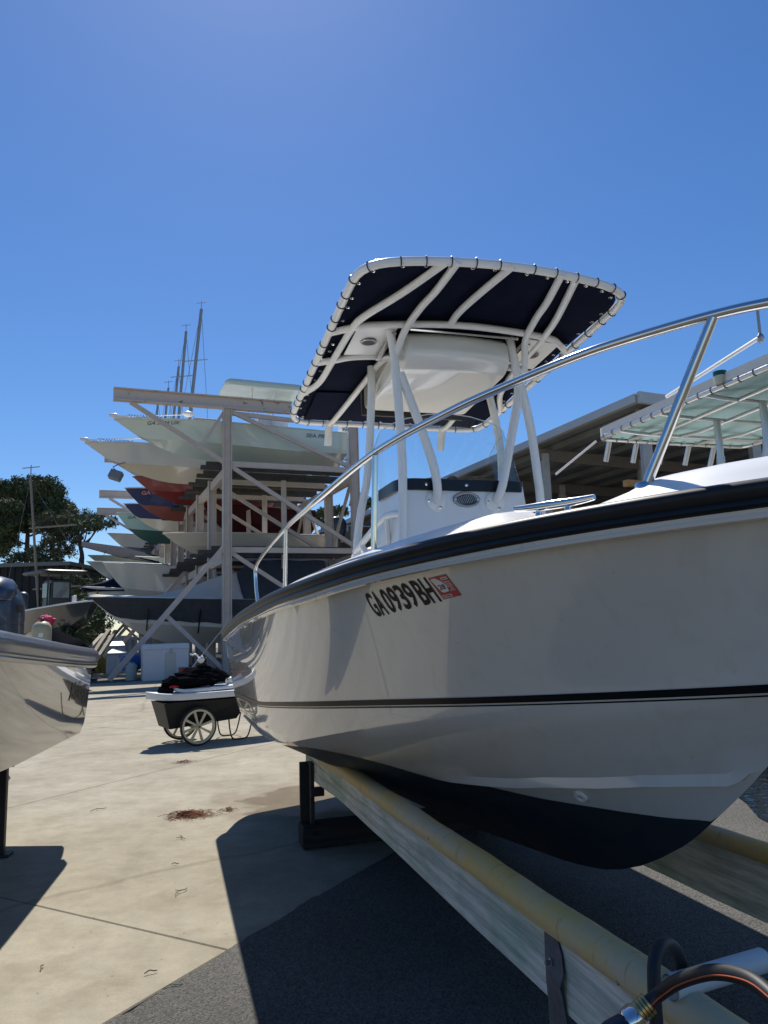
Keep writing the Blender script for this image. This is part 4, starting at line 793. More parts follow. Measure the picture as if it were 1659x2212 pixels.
a_, b_ = at(416, 1441, 10.9), at(475, 1366, 11.1); rd = empty('fishing_rod', a_); tag(rd, 'fishing rod with white reel leaning up from the cart', 'fishing rod')
MB().tube([(0, 0, 0), tuple((b_ - a_) * .3), tuple(b_ - a_), tuple((b_ - a_) * 1.5)], [.012, .008, .006, .003], 8).build('rod_blank', mat('grey_rod', (.25, .27, .33), .4), rd)
m = MB(); c_ = (b_ - a_) * .25; m.grid(blob(c_ + np.array((.03, -.03, -.02)), (.05, .04, .045), (12, 8), .2, 3), close_v=True); m.tube(smooth_path([c_, c_ + np.array((-.05, -.03, .06)), c_ + np.array((-.10, -.03, .05)), c_ + np.array((-.13, -.03, .07))], 4), .012, 6); m.build('reel', WHITEV, rd, smooth=60)
# ------------------------------------------------------------ dry-stack boat rack
v_ = ray(171, 1372); D1 = np.array([v_[0], v_[1]]); D1 /= np.linalg.norm(D1); D2 = np.array([D1[1], -D1[0]])
RP = at(490, 1300, 27.0)
def uvz(u, v, z): return np.array([RP[0] + D2[0] * u + D1[0] * v, RP[1] + D2[1] * u + D1[1] * v, z])
def proj_x(p): d_ = np.array(p) - CP; return CX + F * (d_ @ CR) / (d_ @ fw)
def upos(px, py, v):
    z = 5.0
    for _ in range(12):
        lo, hi = -14.0, 14.0
        for _ in range(40):
            q = (lo + hi) / 2
            if proj_x(uvz(q, v, z)) < px: lo = q
            else: hi = q
        z = at(px, py, uvz(q, v, 0)[1])[2]
    return q, z
RACK = mat('rack_paint', (.58, .50, .44), .6, var=.16, scale=3, bump=.05, bscale=20)
def flaky():
    m = bpy.data.materials.new('flaked_rack_paint'); m.use_nodes = True; n = m.node_tree.nodes; l = m.node_tree.links; b = n['Principled BSDF']; tc = n.new('ShaderNodeTexCoord')
    t = n.new('ShaderNodeTexNoise'); t.inputs['Scale'].default_value = 3.5; t.inputs['Detail'].default_value = 9; t.inputs['Roughness'].default_value = .75; l.new(tc.outputs['Object'], t.inputs[0])
    r = n.new('ShaderNodeValToRGB'); r.color_ramp.elements[0].position = .33; r.color_ramp.elements[1].position = .42; r.color_ramp.elements[0].color = (.10, .08, .075, 1); r.color_ramp.elements[1].color = (.56, .49, .45, 1); l.new(t.outputs[0], r.inputs[0]); l.new(r.outputs[0], b.inputs['Base Color']); b.inputs['Roughness'].default_value = .7; return m
FLAKE = flaky()
rack = empty('boat_rack', (RP[0], RP[1], 0)); tag(rack, 'tall pale steel dry-stack rack with three tiers of boats', 'boat rack')
def rel(p): return np.array(p) - np.array((RP[0], RP[1], 0))
def member(name, a, b, w_, h_, mt=None):
    m = MB(); m.beam(rel(uvz(*a)), rel(uvz(*b)), w_, h_); return m.build(name, mt or RACK, rack, smooth=0)
def ibeam(name, a, b, w_, h_, mt=None):
    A3, B3 = rel(uvz(*a)), rel(uvz(*b)); m = MB(); up_ = np.array((0, 0, 1.0))
    m.beam(A3, B3, w_ * .25, h_ * .9); m.beam(A3 + up_ * h_ * .45, B3 + up_ * h_ * .45, w_, h_ * .1); m.beam(A3 - up_ * h_ * .45, B3 - up_ * h_ * .45, w_, h_ * .1); return m.build(name, mt or RACK, rack, smooth=0)
NF, SPC, Z1, Z2, Z3, UW = 13, 3.4, 4.5, 7.72, 10.05, 5.05
for i in range(NF):
    v = SPC * i; top = Z3 - .2 if i in (0, 3, 6, 8) else Z2
    zt = top
    for u in (0, UW):
        a_, b_ = rel(uvz(u, v, 0)), rel(uvz(u, v, zt)); m = MB(); R_ = np.stack([np.array((D2[0], D2[1], 0)), np.array((D1[0], D1[1], 0)), np.array((0, 0, 1.0))], 1)
        m.box((a_ + b_) / 2, (.30, .10, zt), R_); m.box((a_ + b_) / 2 + R_ @ np.array((-.145, 0, 0)), (.03, .28, zt), R_); m.box((a_ + b_) / 2 + R_ @ np.array((.145, 0, 0)), (.03, .28, zt), R_); m.build('post', RACK, rack, smooth=0)
    member('tie_beam', (.16, v, Z1), (UW - .16, v, Z1), .12, .2); member('tie_beam', (.16, v, Z2), (UW - .16, v, Z2), .12, .2)
    member('brace', (.15, v - .02, Z2 - .1), (UW - .1, v - .02, Z1 + .2), .12, .15)
    if i < 8: member('brace', (.15, v + .03, Z1 - .1), (UW - .1, v + .03, 1.3), .12, .15)
    if i in (0, 3, 6, 8):
        if i == 0: ibeam('top_beam', (-4.04, v, Z3), (2.5, v, Z3 + .03), .3, .46, FLAKE)
        else: ibeam('top_beam', (-4.04, v, Z3), (1.0, v, Z3 + .03), .3, .46)
        member('brace', (-3.45, v, Z3 - .25), (-.1, v, Z2 + .05), .12, .15); member('brace', (-.95, v + .02, Z2 + .62), (-.12, v + .02, Z3 - .35), .1, .12)
        member('brace', (.15, v, Z3 - .3), (UW - .1, v, Z2 + .1), .12, .15); member('tie_beam', (.15, v + .02, Z3 - .36), (2.6, v + .02, Z3 - .45), .1, .16)
        member('raker', (-.1, v - .03, Z1 + .1), (-3.95, v - .03, .05), .16, .18)
        member('brace', (-2.1, v + .03, 2.15), (-.05, v + .03, .15), .13, .15)
for i in range(NF - 1):
    member('brace', (UW - .05, SPC * i + .2, Z1 if i % 2 else Z2 - .3), (UW - .05, SPC * (i + 1) - .2, Z2 - .3 if i % 2 else Z1), .1, .12); member('brace', (.05, SPC * i + .2, Z1 - .3 if i % 2 else .4), (.05, SPC * (i + 1) - .2, .4 if i % 2 else Z1 - .3), .1, .12)
    a_, b_ = rel(uvz(2.6, SPC * i + 1.7, 0)), rel(uvz(2.6, SPC * i + 1.7, Z2 - .2)); m = MB(); m.box((a_ + b_) / 2, (.2, .2, Z2 - .2)); m.build('post', RACK, rack, smooth=0)
for u in (0, UW):
    for z in (Z1 - .28, Z2 - .28):
        for i in range(NF - 1): member('girder', (u, SPC * i + .16, z), (u, SPC * (i + 1) - .16, z), .18, .34)
for i in range(NF - 1):
    for dv in (.85, 2.45):
        for z in (Z1 - .06, Z2 - .06):
            m = MB(); m.beam(rel(uvz(-.75 - random.uniform(0, .35), SPC * i + dv, z + .07)), rel(uvz(UW + .4, SPC * i + dv, z + .07)), .26, .13); o = m.build('bunk_timber', DTIMBER, rack, smooth=0)
            m = MB(); m.beam(rel(uvz(-.35 - random.uniform(0, .3), SPC * i + dv, z + .215)), rel(uvz(UW + .2, SPC * i + dv, z + .215)), .2, .15); o = m.build('bunk_timber', DTIMBER, rack, smooth=0)
# flood light hanging from the rack
q = uvz(*upos(250, 1027, 3.6)[:1], 3.6, upos(250, 1027, 3.6)[1]); q = rel(q)
m = MB(); R_ = np.array(Matrix.Rotation(.35, 3, 'Y') @ Matrix.Rotation(-.3, 3, 'X')); m.box(q, (.5, .3, .38), R_); fl = m.build('flood_light', mat('lamp_grey', (.18, .20, .22), .4), rack, smooth=0, bevel=.04)
m = MB(); m.tube([q + np.array((0, 0, .2)), q + np.array((-.12, 0, .35)), q + np.array((.1, 0, .45)), q + np.array((.35, .1, .55))], .025, 6); m.build('lamp_arm', DSTEEL, fl)
# ------------------------------------------------------------ boats in the rack
def paint(name, c_, r=.25): return mat(name, c_, r, coat=.8, var=.06, scale=1.2, coat_rough=.05)
MINT, LGREY, CREAMH, WHITEH = paint('mint_gelcoat', (.52, .64, .63)), paint('pale_grey_gelcoat', (.56, .58, .58)), paint('cream_gelcoat2', (.58, .54, .45)), paint('plain_white_gelcoat', (.66, .65, .62))
REDH, BLUEH, AQUAH, MAROON = mat('red_gelcoat', (.20, .022, .026), .35, coat=.2), mat('blue_gelcoat', (.006, .022, .11), .35, coat=.15, spec=.3), paint('aqua_gelcoat', (.30, .52, .50)), mat('maroon_gelcoat', (.055, .009, .013), .6, spec=.2)
GREENB, REDB, PALEB = paint('green_bottom', (.03, .11, .10), .6), paint('red_bottom', (.26, .07, .06), .6), paint('pale_bottom', (.52, .50, .42), .5)
WHITECOWL = mat('white_cowl', (.72, .73, .73), .25, coat=.7)
GR = 'boats stored in the dry-stack rack'
HD = -D2
def rack_boat(name, label, px, py, v, L, B, D, ms, mb, rake=.30, bowup=1.22, md=None, **kw):
    u, z = upos(px, py, v); tip = uvz(u, v, z); zb = D * bowup
    base = tip - np.array((HD[0] * L, HD[1] * L, zb)); r_, fn = small_boat(name, L, B, D, ms, mb, md or GELD, base, HD, rake=rake, bowup=bowup, **kw); tag(r_, label, 'boat', GR); return r_, fn
def console_on(r_, x, z, mt=None, scrn=True):
    m = MB(); m.box((x, 0, z + .45), (.9, .8, .95), None, .85); c_ = m.build('console', mt or GELD, r_, smooth=0, bevel=.06)
    if scrn: m = MB(); m.add([(x + .45, -.38, z + .9), (x + .45, .38, z + .9), (x + .2, .34, z + 1.35), (x + .2, -.34, z + 1.35)], [(0, 1, 2, 3)]); m.build('windscreen', TINT, c_, smooth=0)
    return c_
def ttop_on(r_, x, z, l_, w__, h_, mt, mfr, th=.05):
    m = MB(); pl = round_corners([(x - l_ / 2, -w__ / 2, 0), (x + l_ / 2, -w__ / 2, 0), (x + l_ / 2, w__ / 2, 0), (x - l_ / 2, w__ / 2, 0)], .3, 5)
    rows = [[(x + (p[0] - x) * k, p[1] * k, z + h_ + dz) for p in pl] for k, dz in ((.97, -th), (1, -th * .5), (1, th * .3), (.96, th))]; m.grid(rows, close_v=True, flip=True); n_ = len(pl); m.f.append(tuple(range(n_))[::-1]); m.f.append(tuple(range(len(m.v) - n_, len(m.v)))); t_ = m.build('hard_top', mt, r_, smooth=50)
    for sx in (-.35, .35):
        for sy in (-.42, .42): MB().tube([(x + sx, sy, z), (x + sx * 1.3, sy * 1.05, z + h_ - th)], .03, 6).build('top_leg', mfr, t_)
    MB().tube([(x - .45, -.44, z + h_ * .55), (x - .45, .44, z + h_ * .55)], .025, 6).build('top_brace', mfr, t_)
    return t_
def trolling(r_, L, z):
    m = MB(); m.tube([(L - .1, .12, z + .10), (L - 2.6, .2, z + .33)], .022, 6); m.grid(blob((L + .02, .12, z + .12), (.2, .09, .08), (12, 8), .05, 1), close_v=True); m.grid(blob((L - 2.7, .2, z + .36), (.22, .1, .12), (12, 8), .05, 2), close_v=True); m.box((L - .25, .12, z + .05), (.5, .2, .1)); t_ = m.build('trolling_motor', WHITEV, r_, smooth=50)
    m = MB(); m.tube([(L - .5 - .02 * k, .16 + .05 * math.cos(k * 1.2), z + .14 + .05 * math.sin(k * 1.2)) for k in range(70)], .012, 4); m.build('coiled_cable', BLACKP, t_)
r_, fn = rack_boat('bay_boat', 'mint green bay boat with white hard top on the nearest upper bay of the rack', 247, 906, 1.7, 8.9, 2.5, 1.22, MINT, MINT, rake=.26, bowup=1.16, nst=30)
trolling(r_, 8.9, 1.42); console_on(r_, 3.1, 1.0); ttop_on(r_, 3.3, 1.1, 3.2, 2.0, 1.92, paint('mint_top', (.55, .66, .60)), PCOAT, .12)
m = MB(); m.box((5.6, 0, 1.40), (.9, 1.2, .34)); m.build('bow_seat', mat('tan_cushion', (.30, .24, .18), .8), r_, bevel=.08); m = MB(); m.box((2.6, 0, 1.5), (.7, 1.0, .7)); m.build('leaning_seat', GELD, r_, bevel=.06)
outboard(r_, (-.05, 0, 1.25), WHITECOWL, WHITECOWL, 1.35, 0, 'SUZUKI', STRIPE)
uv, f_, _ = text2d('SEA PRO', 1, .02, shear=.2); f_s, f_c, z_s, z_k, z_c = fn
def side_text(r_, fn, L, txt, x0, x1, z0, z1, mt, sg, name='hull_lettering', shear=.2):
    uv, f_, _ = text2d(txt, 1, .02, shear=shear); f_s, f_c, z_s, z_k, z_c = fn; vs = []
    for u, v in uv:
        x = x0 + (x1 - x0) * u; z = z0 + (z1 - z0) * v; t = x / L; q = min(1, max(0, (z - z_c(t)) / (z_s(t) - z_c(t)))); vs.append((x, sg * (f_c(t) + (f_s(t) - f_c(t)) * q ** (.55 + .75 * t) + .012), z))
    m = MB(); m.add(vs, f_); m.build(name, mt, r_, smooth=0)
side_text(r_, fn, 8.9, 'SEA PRO', 1.75, .75, .92, 1.08, mat('grey_lettering', (.10, .14, .15), .4), 1)
side_text(r_, fn, 8.9, 'GA 3304 UX', 7.75, 6.6, 1.15, 1.27, mat('grey_lettering', (.10, .14, .15), .4), 1)
r_, fn = rack_boat('bay_boat', 'pale grey bay boat with long bow overhang, second on the upper tier', 184, 957, 5.2, 9.2, 2.7, 1.30, LGREY, CREAMH, rake=.27, bowup=1.20, nst=28); trolling(r_, 9.2, 1.57); console_on(r_, 4, 1.1); outboard(r_, (-.05, 0, 1.3), WHITECOWL, WHITECOWL, 1.3, .5)
r_, fn = rack_boat('runabout', 'red hulled boat on the upper tier beside the pale grey boat', 287, 1030, 8.6, 6.6, 2.3, 1.0, REDH, REDH, rake=.24); console_on(r_, 3, 1.0); outboard(r_, (-.05, 0, 1.3), OBL, LEGM, 1.2, .5)
r_, fn = rack_boat('runabout', 'dark blue hull with red bottom and pink numbers on the upper tier', 269, 1054, 11.9, 7.2, 2.5, 1.35, BLUEH, REDB, rake=.22, rubm=WHITEV); outboard(r_, (-.05, 0, 1.3), OBL, LEGM, 1.2, .5); side_text(r_, fn, 7.2, 'GA 40', 6.4, 5.6, 1.25, 1.42, mat('pink_lettering', (.7, .25, .22), .5), 1, shear=0)
r_, fn = rack_boat('runabout', 'dark blue hull with cream bottom farther along the upper tier', 267, 1088, 15.3, 7.0, 2.5, 1.25, BLUEH, PALEB, rake=.22, rubm=WHITEV); outboard(r_, (-.05, 0, 1.3), OBL, LEGM, 1.2, .5)
r_, fn = rack_boat('runabout', 'aqua hull with dark green bottom on the upper tier', 252, 1109, 18.7, 7.2, 2.6, 1.45, AQUAH, GREENB, rake=.20); side_text(r_, fn, 7.2, 'GA 71', 6.6, 5.8, 1.4, 1.56, mat('grey_lettering', (.10, .14, .15), .4), 1, shear=0)
rack_boat('runabout', 'plain white hull tipped bow-out at the far upper tier', 232, 1152, 31.0, 7.0, 2.5, 1.5, WHITEH, paint('teal_bottom', (.05, .14, .25), .5), rake=.3)
r_, fn = rack_boat('cuddy_boat', 'pale green boat under a navy bimini top at the far end of the rack', 190, 1200, 24.0, 7.5, 2.6, 1.3, paint('pale_green_gelcoat', (.45, .52, .42)), PALEB, rake=.3)
m = MB(); m.grid([[(7.9, -1.6, 2.45), (7.9, 0, 2.5), (7.9, 1.6, 2.0)], [(5.6, -1.35, 2.1), (5.6, 0, 2.2), (5.6, 1.6, 1.35)], [(3.2, -1.6, 1.55), (3.2, 0, 1.6), (3.2, 1.6, .95)]]); m.grid([[(7.9, -1.6, 2.42), (7.9, 0, 2.47), (7.9, 1.6, 1.97)], [(5.6, -1.35, 2.07), (5.6, 0, 2.17), (5.6, 1.6, 1.32)], [(3.2, -1.6, 1.5), (3.2, 0, 1.55), (3.2, 1.6, .92)]], flip=True); bt = m.build('bimini_top', NAVY, r_)
for y in (-1.2, 1.2): MB().tube([(4.6, y, 1.3), (5.6, y, 2.1)], .02, 6).build('bimini_pole', DSTEEL, bt); MB().tube([(6.6, y, 1.4), (6.4, y, 2.15)], .02, 6).build('bimini_pole', DSTEEL, bt)
# middle and lower tier
r_, fn = rack_boat('skiff', 'cream skiff with black outboard on the nearest middle bay', 352, 1153, 5.1, 7.4, 2.4, .95, CREAMH, CREAMH, rake=.2, bowup=1.1); outboard(r_, (-.05, 0, 1.0), OBL, LEGM, 1.25, 0)
r_, fn = rack_boat('runabout', 'maroon covered boat deep in the middle tier behind the posts', 440, 1092, 9.4, 5.4, 2.3, 1.2, MAROON, MAROON, rake=.2)
r_, fn = rack_boat('skiff', 'white skiff on the nearest middle bay with trolling motor at its bow', 345, 1178, 1.9, 7.2, 2.3, .8, LGREY, LGREY, rake=.24, bowup=1.15) if False else (None, None)
rack_boat('runabout', 'big white hull with steel deck rail on the middle tier', 222, 1216, 14.0, 8.2, 2.8, 2.05, WHITEH, WHITEH, rake=.24)
rack_boat('runabout', 'grey hull with dark keel at the far end of the middle tier', 187, 1213, 20.5, 8.0, 2.6, 1.6, LGREY, BLUEH, rake=.3)
r_, fn = rack_boat('runabout', 'grey hull under a folded navy cover on the low far tier', 174, 1268, 17.5, 7.8, 2.6, 1.6, LGREY, LGREY, rake=.28)
m = MB(); m.grid([[(x, y, z) for y, z in ((-k, 1.65), (-k * .5, 1.65 + h_), (0, 1.7 + h_ * 1.1), (k * .5, 1.65 + h_), (k, 1.65))] for x, k, h_ in ((7.9, .1, .25), (6.6, .8, .5), (5.4, 1.2, .95), (4.6, 1.25, 1.3), (3, 1.3, 1.2), (0, 1.3, .4))]); m.build('cover', NAVY, r_)
rack_boat('skiff', 'low white skiff with chrome bow rail on the lowest far tier', 216, 1290, 15.5, 7.0, 2.3, 1.1, WHITEH, LGREY, rake=.3)
# boat under a charcoal cover on the ground tier
r_, fn = rack_boat('covered_boat', 'white boat under a charcoal and beige cover on the lowest near bay', 192, 1290, 2.0, 9.0, 2.7, 1.55, WHITEH, WHITEH, rake=.25, bowup=1.17, nst=30)
f_s, f_c, z_s, z_k, z_c = fn; CHAR = mat('charcoal_cover', (.070, .076, .088), .9, spec=.0, var=.2, scale=5, bump=.3, bscale=14); BEIGE = mat('beige_cover', (.58, .53, .46), .85, var=.1, scale=4, bump=.4, bscale=9)
T_ = [k / 40 for k in range(41)]
def rz_(t): return z_s(t) + .10 + (.98 if t >= .4 else .98 + .55 * min(1, (.4 - t) / .08)) * min(1, max(0, (.80 - t) / .36)) ** 1.5
m = MB(); rows = []
for t in T_:
    zb = max(z_c(t) + .14 * (z_s(t) - z_c(t)), z_s(t) - .92 - .35 * max(0, .4 - t)); r = []
    for q in np.linspace(0, 1, 6):
        z = zb + (z_s(t) - zb) * q; w_ = min(1, max(0, (z - z_c(t)) / max(1e-3, z_s(t) - z_c(t)))); r.append((t * 9.0 + .03, f_c(t) + (f_s(t) - f_c(t)) * w_ ** (.55 + .75 * t) + .035, z + (.02 * math.sin(t * 60) if q == 0 else 0)))
    rows.append(r)
for sg in (1, -1): m.grid([[(p[0], p[1] * sg, p[2]) for p in r] for r in rows], flip=sg > 0)
cov = m.build('cover_side', CHAR, r_, smooth=50)
for nm, t0_, t1_, mt in (('cover_bow', .40, 1.0, BEIGE), ('cover_cockpit', -.01, .40, CHAR)):
    m = MB(); rows = []
    for t in np.linspace(t0_, t1_, 24):
        t = max(0, t); r = []
        for q in np.linspace(-1, 1, 13): wr = .02 * math.sin(q * 9 + t * 40) * (1 - abs(q)); r.append((t * 9.0 + .03, q * (f_s(t) + .04), z_s(t) + .01 + (rz_(t) - z_s(t)) * (1 - abs(q)) ** (1.05 if mt is BEIGE else .8) + wr))
        rows.append(r)
    m.grid(rows); m.build(nm, mt, cov, smooth=50)
for x in (7.0, 5.2): m = MB(); m.tube([(x, f_s(x / 9) + .05, z_s(x / 9) - .4), (x, f_c(x / 9) + .06, z_c(x / 9) + .1), (x, f_c(x / 9) - .2, z_c(x / 9) - .25)], .03, 5); m.build('cover_strap', BLACKP, cov)
# ------------------------------------------------------------ things on the ground in front of the rack
BOXW = mat('white_fibreglass', (.62, .64, .66), .4, var=.07, scale=3); BOXG = mat('grey_fibreglass', (.44, .47, .50), .45, var=.1, scale=3)
def dock_box(px0, px1, py, h_, dpt, label, mt, d2=D2, gable=False, cat='dock box'):
    a_ = gnd(px0, py); lo, hi = .1, 5.0
    for _ in range(40):
        q = (lo + hi) / 2
        if proj_x(a_ + np.array((d2[0], d2[1], 0)) * q) < px1: lo = q
        else: hi = q
    w__ = q; o = empty('dock_box', a_, math.atan2(d2[1], d2[0])); tag(o, label, cat, 'white storage boxes by the rack')
    m = MB(); m.box((w__ / 2, dpt / 2, h_ * .42), (w__ * .96, dpt * .96, h_ * .84), None, 1.03); m.build('body', mt, o, smooth=0, bevel=.03)
    m = MB()
    if gable: m.add([(0, 0, h_ * .84), (w__, 0, h_ * .84), (w__, dpt, h_ * .84), (0, dpt, h_ * .84), (0, .0, h_ * .9), (w__, 0, h_ * .9), (w__, dpt, h_ * .98), (0, dpt, h_ * .98), (.1, dpt * .5, h_ * 1.05), (w__ - .1, dpt * .5, h_ * 1.05)], [(3, 2, 1, 0), (0, 1, 5, 4), (1, 2, 6, 9, 5), (2, 3, 7, 6), (3, 0, 4, 8, 7), (4, 5, 9, 8), (8, 9, 6, 7)])
    else: m.box((w__ / 2, dpt / 2, h_ * .91), (w__ * 1.02, dpt * 1.04, h_ * .16), None, .95)
    ld = m.build('lid', mt, o, smooth=0, bevel=.03)
    m = MB(); m.box((w__ * .59, -.0, h_ * .40), (w__ * .22, .05, h_ * .70)); m.build('front_panel', mat('warm_grey_panel', (.50, .50, .46), .5), o, smooth=0, bevel=.01)  # front panel in one even warm grey
    m = MB(); m.box((w__ * .6, -.03, h_ * .80), (.06, .05, .16)); m.build('latch', DSTEEL, ld, smooth=0)
    return o
dock_box(307, 409, 1473, 1.22, .95, 'large white dock box under the covered boat', BOXW)
dock_box(229, 276, 1464, .98, .8, 'nearest grey-white bin with gabled lid, in front of a row of bins', BOXG, gable=True)
dock_box(223, 270, 1450, 1.20, .8, 'second bin of the row, white lid just behind the nearest bin', BOXW, gable=True)
dock_box(222, 262, 1438, 1.40, .9, 'third bin of the row with flat white lid', BOXW)
dock_box(250, 284, 1432, 1.50, .9, 'white bin farther back beside the blue barrel', BOXW)
dock_box(268, 296, 1428, 1.42, .9, 'rearmost white bin of the row by the raker brace', BOXW)
q = at(284, 1432, 26.4); m = MB(); m.lathe([(0, -.3), (.26, -.3), (.3, -.2), (.3, .2), (.26, .3), (0, .3)], (0, 0, .3), 20, 'y'); o = m.build('barrel', mat('blue_plastic', (.02, .14, .5), .4), None); o.location = (q[0], q[1], q[2] - .3); o.rotation_euler = (0, 0, -.4); tag(o, 'bright blue barrel end showing beside the white bins', 'barrel')
q = gnd(388, 1473); m = MB(); m.box((.22, .18, .22), (.44, .36, .44)); o = m.build('cooler', mat('red_plastic2', (.30, .02, .025), .5), None, smooth=0, bevel=.03); o.location = q; o.rotation_euler = (0, 0, math.atan2(D2[1], D2[0])); tag(o, 'small red cooler standing in the shade beside the large white box', 'cooler')
q = gnd(283, 1470); m = MB(); m.lathe([(0, 0), (.18, 0), (.2, .5), (.12, .56), (.12, .6), (0, .6)], (0, 0, 0), 14); o = m.build('jerry_can', mat('pale_plastic', (.4, .44, .44), .5), None); o.location = q; tag(o, 'pale plastic jug between the nearest bin and the large white box', 'jug')
kb = MB(); a_, b_ = gnd(150, 1463), gnd(640, 1466); kb.beam(a_ + np.array((0, 0, .06)), b_ + np.array((0, 0, .06)), .25, .14); tag(kb.build('kerb', mat('kerb_concrete', (.34, .27, .20), .9, var=.2, scale=3), None, smooth=0), kind='structure')
# dark ground strip under the rack
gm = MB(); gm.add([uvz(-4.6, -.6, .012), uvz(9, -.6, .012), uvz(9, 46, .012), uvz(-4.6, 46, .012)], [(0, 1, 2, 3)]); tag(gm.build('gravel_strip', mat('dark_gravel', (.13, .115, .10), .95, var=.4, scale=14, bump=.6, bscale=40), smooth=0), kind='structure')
def tuft(name, label, c_, n_, rad_, h_, mt, kind='stuff'):
    m = MB()
    for _ in range(n_):
        a_, r0_ = random.uniform(0, 6.28), rad_ * math.sqrt(random.random()); x, y = c_[0] + r0_ * math.cos(a_) * 1.6, c_[1] + r0_ * math.sin(a_); hh = h_ * random.uniform(.4, 1); dx, dy = random.uniform(-.25, .25) * hh, random.uniform(-.25, .25) * hh; w_ = .02
        m.add([(x - w_, y, 0), (x + w_, y, 0), (x + dx + w_ * .6, y + dy, hh * .7), (x + dx * 1.7, y + dy * 1.7, hh)], [(0, 1, 2, 3)])
    o = m.build(name, mt, None, smooth=0); tag(o, label, None, None, kind); return o
GRASS = mat('dry_grass', (.16, .17, .06), .9, col2=(.30, .25, .13), scale=1.5)
tuft('grass', 'dry grass and weeds beside the bins', gnd(212, 1458), 900, .55, .8, GRASS)
# ------------------------------------------------------------ pines, shrubs, masts and shed on the left
LEAF = mat('pine_needles', (.12, .15, .07), .7, col2=(.05, .07, .038), scale=.7, spec=.25); LEAFB = mat('browning_needles', (.14, .135, .075), .8, col2=(.07, .08, .045), scale=.6, spec=.2); BARK = mat('pine_bark', (.075, .06, .05), .95, var=.4, scale=6)
for mm in (LEAF, LEAFB):
    b = mm.node_tree.nodes['Principled BSDF']; b.inputs['Subsurface Weight'].default_value = 0
def foliage(puffs, per=420, size=(.16, .34), seed=0):
    g_ = np.random.default_rng(seed); V, Fc = [], []
    for c_, r_ in puffs:
        c_ = np.array(c_); n_ = max(30, int(per * (r_ ** 2)))
        d_ = g_.normal(size=(n_, 3)); d_ /= np.linalg.norm(d_, axis=1, keepdims=True); rr = r_ * g_.uniform(.25, 1, (n_, 1)) ** .5
        P = c_ + d_ * rr * np.array((1.1, 1.1, .72)); P += g_.normal(size=P.shape) * .10
        a = g_.normal(size=(n_, 3)); a /= np.linalg.norm(a, axis=1, keepdims=True); b_ = np.cross(a, g_.normal(size=(n_, 3))); b_ /= np.linalg.norm(b_, axis=1, keepdims=True)
        s1 = g_.uniform(size[0], size[1], (n_, 1)); s2 = s1 * g_.uniform(.16, .36, (n_, 1)); base = len(V)
        Q = np.stack([P - a * s1, P - b_ * s2, P + a * s1, P + b_ * s2], 1).reshape(-1, 3); k0 = sum(len(x) for x in V) if V else 0
        V.append(Q); Fc += [(k0 + 4 * i, k0 + 4 * i + 1, k0 + 4 * i + 2, k0 + 4 * i + 3) for i in range(n_)]
    m = MB(); m.v = [tuple(p) for p in np.concatenate(V)]; m.f = Fc; return m
def pine(label, foot, trunk, puffs, seed, mt=LEAF, rad0=.28, per=760, size=(.10, .25)):
    o = empty('pine_tree', foot); tag(o, label, 'tree', 'pines behind the shed'); f0 = np.array(foot)
    tp_ = smooth_path([np.array(p) - f0 for p in trunk], 6); n_ = len(tp_); rs = [rad0 * (1 - .75 * k / (n_ - 1)) for k in range(n_)]
    m = MB(); m.tube(tp_, rs, 8); m.build('trunk', BARK, o, smooth=50)
    pf = []; g_ = random.Random(seed); m = MB()
    for c_, r_ in puffs:
        c_ = np.array(c_) - f0
        for _ in range(8): pf.append((c_ + np.array((g_.uniform(-.8, .8), g_.uniform(-.8, .8), g_.uniform(-.65, .65))) * r_, r_ * g_.uniform(.38, .68)))
        j = min(range(n_), key=lambda k: np.linalg.norm(tp_[k] - c_) + .5 * abs(tp_[k][2] - (c_[2] - 1.5)) + (100 if k < n_ * .35 else 0))
        pm_ = (tp_[j] + c_) / 2 + np.array((0, 0, -.3)); m.tube(smooth_path([tp_[j], pm_, c_], 4), [rad0 * .35 - rad0 * .25 * k / 8 for k in range(9)], 5)
    m.build('limb', BARK, o, smooth=50); foliage(pf, per, size, seed).build('crown', mt, o, smooth=0); return o
def pp(lst, y, jit=3): return [(at(x, z, y + random.uniform(-jit, jit)), 1.22 * r_ * y / F) for x, z, r_ in lst]
pine('tallest dark pine with a broad crown at the far left, behind the shed', gnd(58, 1400)[:2].tolist() + [0] if False else (at(55, 1300, 64)[0], 64, 0), [(at(55, 1300, 64)[0], 64, 0), at(57, 1220, 64), at(60, 1150, 64), at(64, 1090, 64), at(68, 1050, 64)],
     pp([(35, 1062, 24), (62, 1050, 22), (88, 1052, 22), (108, 1062, 20), (20, 1085, 26), (52, 1085, 28), (85, 1084, 28), (118, 1082, 22), (136, 1094, 16), (128, 1108, 20), (98, 1110, 24), (60, 1112, 26), (25, 1114, 26), (75, 1060, 26), (148, 1101, 9), (110, 1125, 14), (40, 1135, 22), (88, 1130, 22), (128, 1128, 16), (15, 1140, 20), (150, 1112, 12)], 64), 1)
pine('pine standing half out of the frame at the left edge', (at(-20, 1300, 66)[0], 66, 0), [(at(-20, 1300, 66)[0], 66, 0), at(-14, 1200, 66), at(-8, 1100, 66), at(-4, 1060, 66)], pp([(2, 1056, 18), (-18, 1075, 24), (8, 1085, 22), (-25, 1110, 28), (5, 1120, 24), (10, 1148, 22), (-15, 1150, 26), (18, 1168, 18), (0, 1185, 20)], 66), 2)
